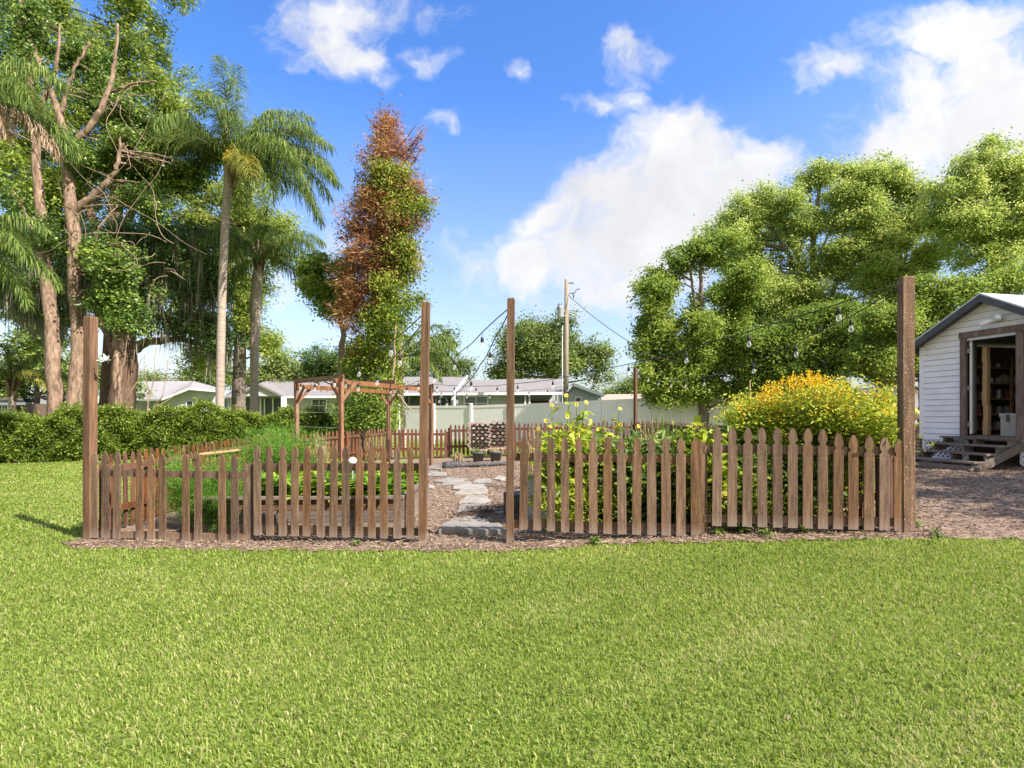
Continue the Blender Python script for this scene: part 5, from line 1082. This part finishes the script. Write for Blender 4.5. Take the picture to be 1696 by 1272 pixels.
# upright flower spikes along the crest
for q in range(75):
    px=rng.uniform(1255,1425); py=np.interp(px,[1255,1290,1330,1380,1425],[675,655,645,655,680])+rng.normal(0,6); b=P(px,py,6.8+rng.normal(0,.15)); m=34; hgt=rng.uniform(.12,.24)
    f=rng.random(m); cc2=b+np.stack([rng.normal(0,.022,m)*(1-f*.6),rng.normal(0,.022,m),f*hgt],1); mb.leaves(cc2,unit(m)+[0,0,.3],unit(m),.024,.020,rng.random(m)*.8)
mid_=np.array([3.6,6.7,1.0]); sh_=MB()
for q in range(150):   # loose shoots breaking the outline, each with a few flowers at its tip
    o_=cc[rng.integers(len(cc))]; 
    if o_[2]<.9: continue
    dr=(o_-mid_); dr/=np.linalg.norm(dr); dr=dr*.8+[0,0,.7]+rng.normal(0,.25,3); dr/=np.linalg.norm(dr); ln=rng.uniform(.12,.34); m=16; f=rng.random(m)[:,None]
    sh_.leaves(o_+dr*ln*f+rng.normal(0,.012,(m,3)),unit(m)+dr*.8,unit(m)+[.2,-.3,.5],rng.uniform(.04,.065,m),.021,rng.uniform(.2,1,m)); tp=o_+dr*ln; m=int(rng.integers(4,16))
    mb.leaves(tp+rng.normal(0,.022,(m,3))-dr*rng.uniform(0,.09,(m,1)),unit(m)+[0,0,.3],unit(m),.024,.020,rng.random(m)*.9)
sh_.build('shoots',M['leaf_yellowgreen'],bx)
mb.build('flowers',M['petal_yellow'],bx)
# --- left bed: dill ferns, lettuces, wild grasses
def feathery(name,label,cat,c,rad,n,L_,mat,group=None,h=1.0):
    t=thing(name,label,cat,c,group); mb=MB(); ns=26
    tips=c+unit(ns)*np.array([rad,rad*.5,0])+np.stack([np.zeros(ns),np.zeros(ns),rng.uniform(.3,1,ns)*h],1)
    for q in tips: mb.tube([c+rng.normal(0,.03,3)*[1,1,0],c+(q-c)*[.35,.35,.6],q],[.008,.006,.003],5,cap=False)
    mb.build('stem',M['stem_green'],t)
    k=rng.integers(0,ns,n); f=rng.uniform(.3,1.05,n)[:,None]; C=c+(tips[k]-c)*np.concatenate([f**1.4,f**1.4,f],1)+rng.normal(0,rad*.15,(n,3))*[1,.6,1]
    MB().leaves(C,unit(n)+(tips[k]-c)*.8,unit(n),L_*rng.uniform(.6,1.4,n),.006,rng.random(n)).build('fronds',M[mat],t); return t
feathery('dill_plant','tall feathery herb overflowing the front of the raised bed','herb',np.array([-4.15,7.35,-.1]),.50,11000,.12,'leaf_dill','feathery herbs at the raised bed',1.0)
feathery('dill_plant','feathery herb drooping behind the sparse pickets, lower than its neighbour','herb',np.array([-3.75,7.05,-.1]),.34,7000,.11,'leaf_dill','feathery herbs at the raised bed',.55)
feathery('dill_plant','feathery herb clump at the back corner of the lawn-side row','herb',np.array([-4.5,7.9,-.1]),.6,9000,.12,'leaf_dill','feathery herbs at the raised bed',1.0)
feathery('dill_plant','tall pale feathery herb in the middle of the raised bed','herb',np.array([-3.5,8.2,.3]),.6,9000,.12,'leaf_dill','feathery herbs at the raised bed',.85)
feathery('dill_plant','low bright feathery herb at the rear of the raised bed','herb',np.array([-4.1,9.8,.0]),.7,9000,.12,'leaf_dill','feathery herbs at the raised bed',1.15)
def rosette(label,c,n,L_,W_,mat,name='lettuce',cat='vegetable',group='leafy greens in the raised bed',h=.25):
    mb=MB(); az=rng.uniform(0,6.28,n); el=rng.uniform(.2,1.25,n); h0=np.stack([np.cos(az),np.sin(az),np.zeros(n)],1)
    D=np.stack([np.cos(az)*np.cos(el),np.sin(az)*np.cos(el),np.sin(el)],1); l=L_*rng.uniform(.6,1.2,n)[:,None]; w=W_*rng.uniform(.7,1.3,n)[:,None]
    S=np.stack([-np.sin(az),np.cos(az),np.zeros(n)],1); C=np.repeat([c],n,0)+h0*.02+np.stack([0*az,0*az,rng.uniform(0,h,n)],1); g=np.array([0,0,-1])
    a=C+D*l*.35; b=C+D*l*.75+g*l*.08; tp=C+D*l+g*l*.25+h0*l*.1
    V=np.stack([C-S*w*.08,C+S*w*.08,a+S*w*.42+[0,0,.02],a-S*w*.42+[0,0,.02],b+S*w*.5,b-S*w*.5,tp],1).reshape(-1,3); i=np.arange(n)[:,None]*7
    mb.add(V,[i+np.array([[0,1,2,3]]),i+np.array([[3,2,4,5]]),i+np.array([[5,4,6]])],np.repeat(rng.random(n),7))
    return tag(mb.build(name,M[mat],loc=c,smooth=False),label,cat,group)
kk=0
for yy_ in (7.2,7.5,7.8,8.2,8.6,8.95):
    for xx in np.arange(-3.4,-1.5,.25):
        rosette('leafy green lettuce growing in the plank raised bed',np.array([xx+rng.normal(0,.05),yy_+rng.normal(0,.06),.27]),60,.24,.10,'leaf_lettuce' if rng.random()<.7 else 'leaf_yellowgreen'); kk+=1
def tuft(label,c,n,h,spread,mat,w=.008,name='grass_tuft',cat='grass tuft',group=None):
    az=rng.uniform(0,6.28,n); ti=np.abs(rng.normal(0,spread,n)); D=np.stack([np.cos(az)*np.sin(ti),np.sin(az)*np.sin(ti),np.cos(ti)],1); C=c+rng.normal(0,.05+spread*.12,(n,3))*[1,1,0]; l=h*rng.uniform(.45,1.1,n)
    mb=MB(); S=np.stack([-np.sin(az),np.cos(az),np.zeros(n)],1); L_=l[:,None]; m1=C+D*L_*.5; m2=C+D*L_*.85+np.array([0,0,-.12])*L_*np.sin(ti)[:,None]; tp=m2+(D+[0,0,-.6*1])*L_*.2
    V=np.stack([C-S*w,C+S*w,m1+S*w*.8,m1-S*w*.8,m2+S*w*.6,m2-S*w*.6,tp],1).reshape(-1,3); i=np.arange(n)[:,None]*7
    mb.add(V,[i+np.array([[0,1,2,3]]),i+np.array([[3,2,4,5]]),i+np.array([[5,4,6]])],np.repeat(rng.random(n),7))
    return tag(mb.build(name,M[mat],loc=c),label,cat,group)
for (x,y,n,h,lb,mt) in ((-4.7,11.2,260,1.25,'tall wild grass with pale seed stems by the reddish row','leaf_yellowgreen'),(-4.4,10.3,220,1.1,'wild grass patch behind the raised bed herbs','leaf_dill'),(-5.1,12.6,240,1.0,'wild grass clump at the bend of the reddish row','leaf_border'),(-4.2,11.9,150,1.25,'dry tan stalk clump rising behind the raised bed','dry_stem'),(-3.4,10.6,200,.75,'short wild grass at the rear edge of the raised bed','leaf_yellowgreen')):
    tuft(lb,np.array([x,y,float(gz(x))]),n,h,.28,mt)
for (x,y,n,h,lb,mt) in ((P(1095,0,9.6)[0],9.6,230,1.35,'tall striped grass clump between sunflowers and yellow bush','leaf_border'),(P(1080,0,9.3)[0],9.3,120,1.35,'dry tan grass stems beside the striped grass clump','dry_stem'),(P(885,0,10.5)[0],10.5,60,1.35,'bare brown stalk cluster by the sunflower-side gateway post','dry_stem'),(P(760,0,17)[0],16.6,200,.4,'dry tan grass tuft beside the grey pots','dry_stem')):
    tuft(lb,np.array([x,y,float(gz(x))]),n,h,.22,mt)
# --- sunflowers
def sunflower_clump(label,c,n,w,h,seed_cols):
    t=thing('sunflower_clump',label,'sunflowers',c); st=MB();lf=MB()
    for k in range(n):
        px,py,dd=seed_cols[k]; tip=P(px,py,dd); a=c+np.array([rng.normal(0,w*.5),rng.normal(0,.2),0]); 
        a[0]=a[0]*.4+tip[0]*.6
        m=a+(tip-a)*.55+[rng.normal(0,.05),0,.06]; q=[a,m,tip]; st.tube(q,[.012,.009,.005],5)
        mm=int(26); f=rng.uniform(.15,.97,mm)[:,None]; C=np.where(f<.55,a+(m-a)*f/.55,m+(tip-m)*(f-.55)/.45)+rng.normal(0,.025,(mm,3)); lf.leaves(C,unit(mm)*[1,1,.4]+[0,0,-.1],unit(mm)*.6+[0,0,.8],rng.uniform(.08,.19,mm),rng.uniform(.05,.11,mm),rng.uniform(.1,1,mm),fold=.1)
    st.build('stem',M['stem_green'],t); lf.build('foliage',M['leaf_yellowgreen'],t)
    for k in range(n):
        px,py,dd=seed_cols[k]; b=P(px,py,dd); fl=MB(); m=15; nr=np.array([rng.normal(.25,.35),-.9,rng.normal(.25,.25)]); nr/=np.linalg.norm(nr); e1=np.cross(nr,[0,0,1]);e1/=np.linalg.norm(e1);e2=np.cross(e1,nr)
        a=np.linspace(0,6.28,m,endpoint=False); D=np.cos(a)[:,None]*e1+np.sin(a)[:,None]*e2; fl.leaves(b+D*.008,D+nr*.15,np.repeat([nr],m,0),  .026,.014,rng.random(m)); f=fl.build('flower_head',M['petal_lemon'],t)
        ctr=MB(); ctr.add(np.concatenate([[b+nr*.014],b+nr*.004+D*.009]),[(0,1+i,1+(i+1)%m) for i in range(m)]); ctr.build('flower_centre',M['wall_dark'],f)
cols=[(938,655,7.6),(955,670,7.7),(971,666,7.6),(914,671,7.7),(966,683,7.6),(904,697,7.5),(892,710,7.4),(978,697,7.7),(1000,697,7.7),(1027,677,7.6),(1028,703,7.4),(978,704,7.5),(958,720,7.3),(1018,742,7.2),(1057,706,7.6),(940,690,7.6),(925,715,7.4),(990,712,7.5),(950,740,7.3),(975,745,7.3),(930,745,7.3),(1002,728,7.4)]
sunflower_clump('tall yellow-flowered sunflower patch rising over the pickets by the gateway',np.array([.95,7.6,.05]),len(cols),.5,1.5,cols)
# --- leafy border behind the right-hand pickets
def border(label,c,w,dp,h,ncl,per,L_,W_,mat,fl=None,nf=0,name='border_plant',cat='plant',group='leafy plants behind the right-hand pickets'):
    t=thing(name,label,cat,c,group); bl=[(c+np.array([0,0,h*.5]),np.array([w,dp,h*.52]))]
    cc=clumps(bl,ncl,.25); mb=MB()
    for q in cc[:30]: mb.tube([c+rng.normal(0,.06,3)*[w*3,1,0],q],[.007,.004],4,cap=False)
    mb.build('stem',M['stem_green'],t); leafset(MB(),cc,per,.10,L_,W_,1,-.15,tbase=.5).build('foliage',M[mat],t)
    if fl:
        q=clumps(bl,nf,.9); q=q[q[:,2]>c[2]+h*.55]; n=len(q)*7; C=np.repeat(q,7,0)+rng.normal(0,.012,(n,3)); tag(MB().leaves(C,unit(n),unit(n),.030,.026,rng.random(n)).build('flowers',M[fl],t),kind='stuff')
g=lambda x:float(gz(x))
border('yellow-green leafy sunflower undergrowth beside the white planter',np.array([.85,7.3,.03]),.5,.4,1.15,120,40,.13,.07,'leaf_yellowgreen')
border('mid-green leafy plant with pale pink blossoms behind the sunflower fence',np.array([1.55,7.0,.08]),.55,.4,1.0,130,40,.14,.045,'leaf_border','petal_pink',90)
border('dark green strappy plant with pink blossoms near the shorter fence post',np.array([2.2,6.9,.12]),.5,.4,1.0,120,42,.16,.035,'leaf_border','petal_pink',70)
border('bright curly vine plant climbing over the shorter fence post',np.array([2.35,6.55,.13]),.3,.22,1.15,60,34,.11,.08,'leaf_yellowgreen')
border('dark leafy plant low under the left side of the yellow bush',np.array([2.75,6.75,.15]),.45,.35,.95,120,42,.12,.045,'leaf_border')
border('leafy green plant under the middle of the yellow bush',np.array([3.3,6.6,.18]),.5,.35,.85,110,42,.11,.05,'leaf_border')
border('small yellow-flowered plant tucked among the sunflower stems',np.array([1.35,6.95,.07]),.25,.2,.95,50,34,.10,.05,'leaf_yellowgreen','petal_lemon',46)
border('pale grassy plant near the white planter foot',np.array([.75,6.8,.02]),.3,.25,.5,40,34,.12,.03,'leaf_yellowgreen')
# --- weeds at the foot of the fence
for (px,py,n,h,lb) in ((1225,882,26,.22,'spiky weed sprawling at the foot of the raised pickets'),(1330,885,30,.10,'small broadleaf weed below the yellow bush pickets'),(1425,879,40,.14,'bright weed sprig below the second-last pickets'),(1190,887,26,.08,'tiny weed rosette beside the shorter fence post'),(1500,872,34,.16,'leafy weed at the base of the thick tall post'),(1550,890,16,.08,'tiny green weed on the dark mulch by the shed'),(590,905,30,.06,'little weed in the mulch before the raised-bed pickets'),(985,903,36,.08,'low weed in the mulch before the sunflower pickets'),(1270,890,24,.09,'flat weed patch in the strip before the raised pickets')):
    c=GP(px,py); rosette(lb,c+[0,0,.015],n,h,h*.28,'leaf_border',name='weed',cat='weed',group='weeds along the fence foot',h=.03)
t_=MB()
n=260; x=rng.uniform(-5.2,4.2,n); y=edge_front(x)+rng.uniform(.02,.5,n); az=rng.uniform(0,6.28,n)
t_.leaves(np.stack([x,y,gz(x)+.03],1),np.stack([np.cos(az),np.sin(az),rng.normal(.03,.08,n)],1),unit(n),rng.uniform(.08,.3,n),.006,rng.random(n),shape=.5)
tag(t_.build('straw_litter',M['dry_stem']),'dry straw and twig litter along the foot of the front fence','litter',kind='stuff')
n=900; xx=rng.uniform(0,1,n); q=np.array([GP(*p) for p in ((770,862),(838,840))]); C=q[0]+(q[1]-q[0])*xx[:,None]+rng.normal(0,.16,(n,3))*[1,1,0]; C[:,2]=gz(C[:,0])+.06; az=rng.uniform(0,6.28,n)
tag(MB().leaves(C,np.stack([np.cos(az),np.sin(az),0*az],1),unit(n),rng.uniform(.03,.12,n),.010,rng.random(n)*.3,shape=.5).build('dead_leaf_litter',M['chip']),'dark dead leaf litter across the path between the gateway posts','leaf litter',kind='stuff')


tree('shade_tree','leafy tree standing outside the frame past the shed, casting dappled shade on the mulch yard',[(np.array([12.2,3.9,6.3]),np.array([2.3,1.5,1.1])),(np.array([13.8,4.6,7.2]),np.array([2.0,1.4,1.1])),(np.array([11.6,2.6,5.6]),np.array([1.5,1.1,.8])),(np.array([13.4,2.6,5.4]),np.array([1.6,1.1,.9]))],
 [[(np.array([14.4,3.4,.6]),.2),(np.array([14.2,3.5,3.0]),.16),(np.array([13.6,3.7,5.5]),.1),(np.array([13.0,3.8,7.0]),.04)]],'bark_grey','leaf_bright',210,60,.25,.16,.09,nlimb=30)
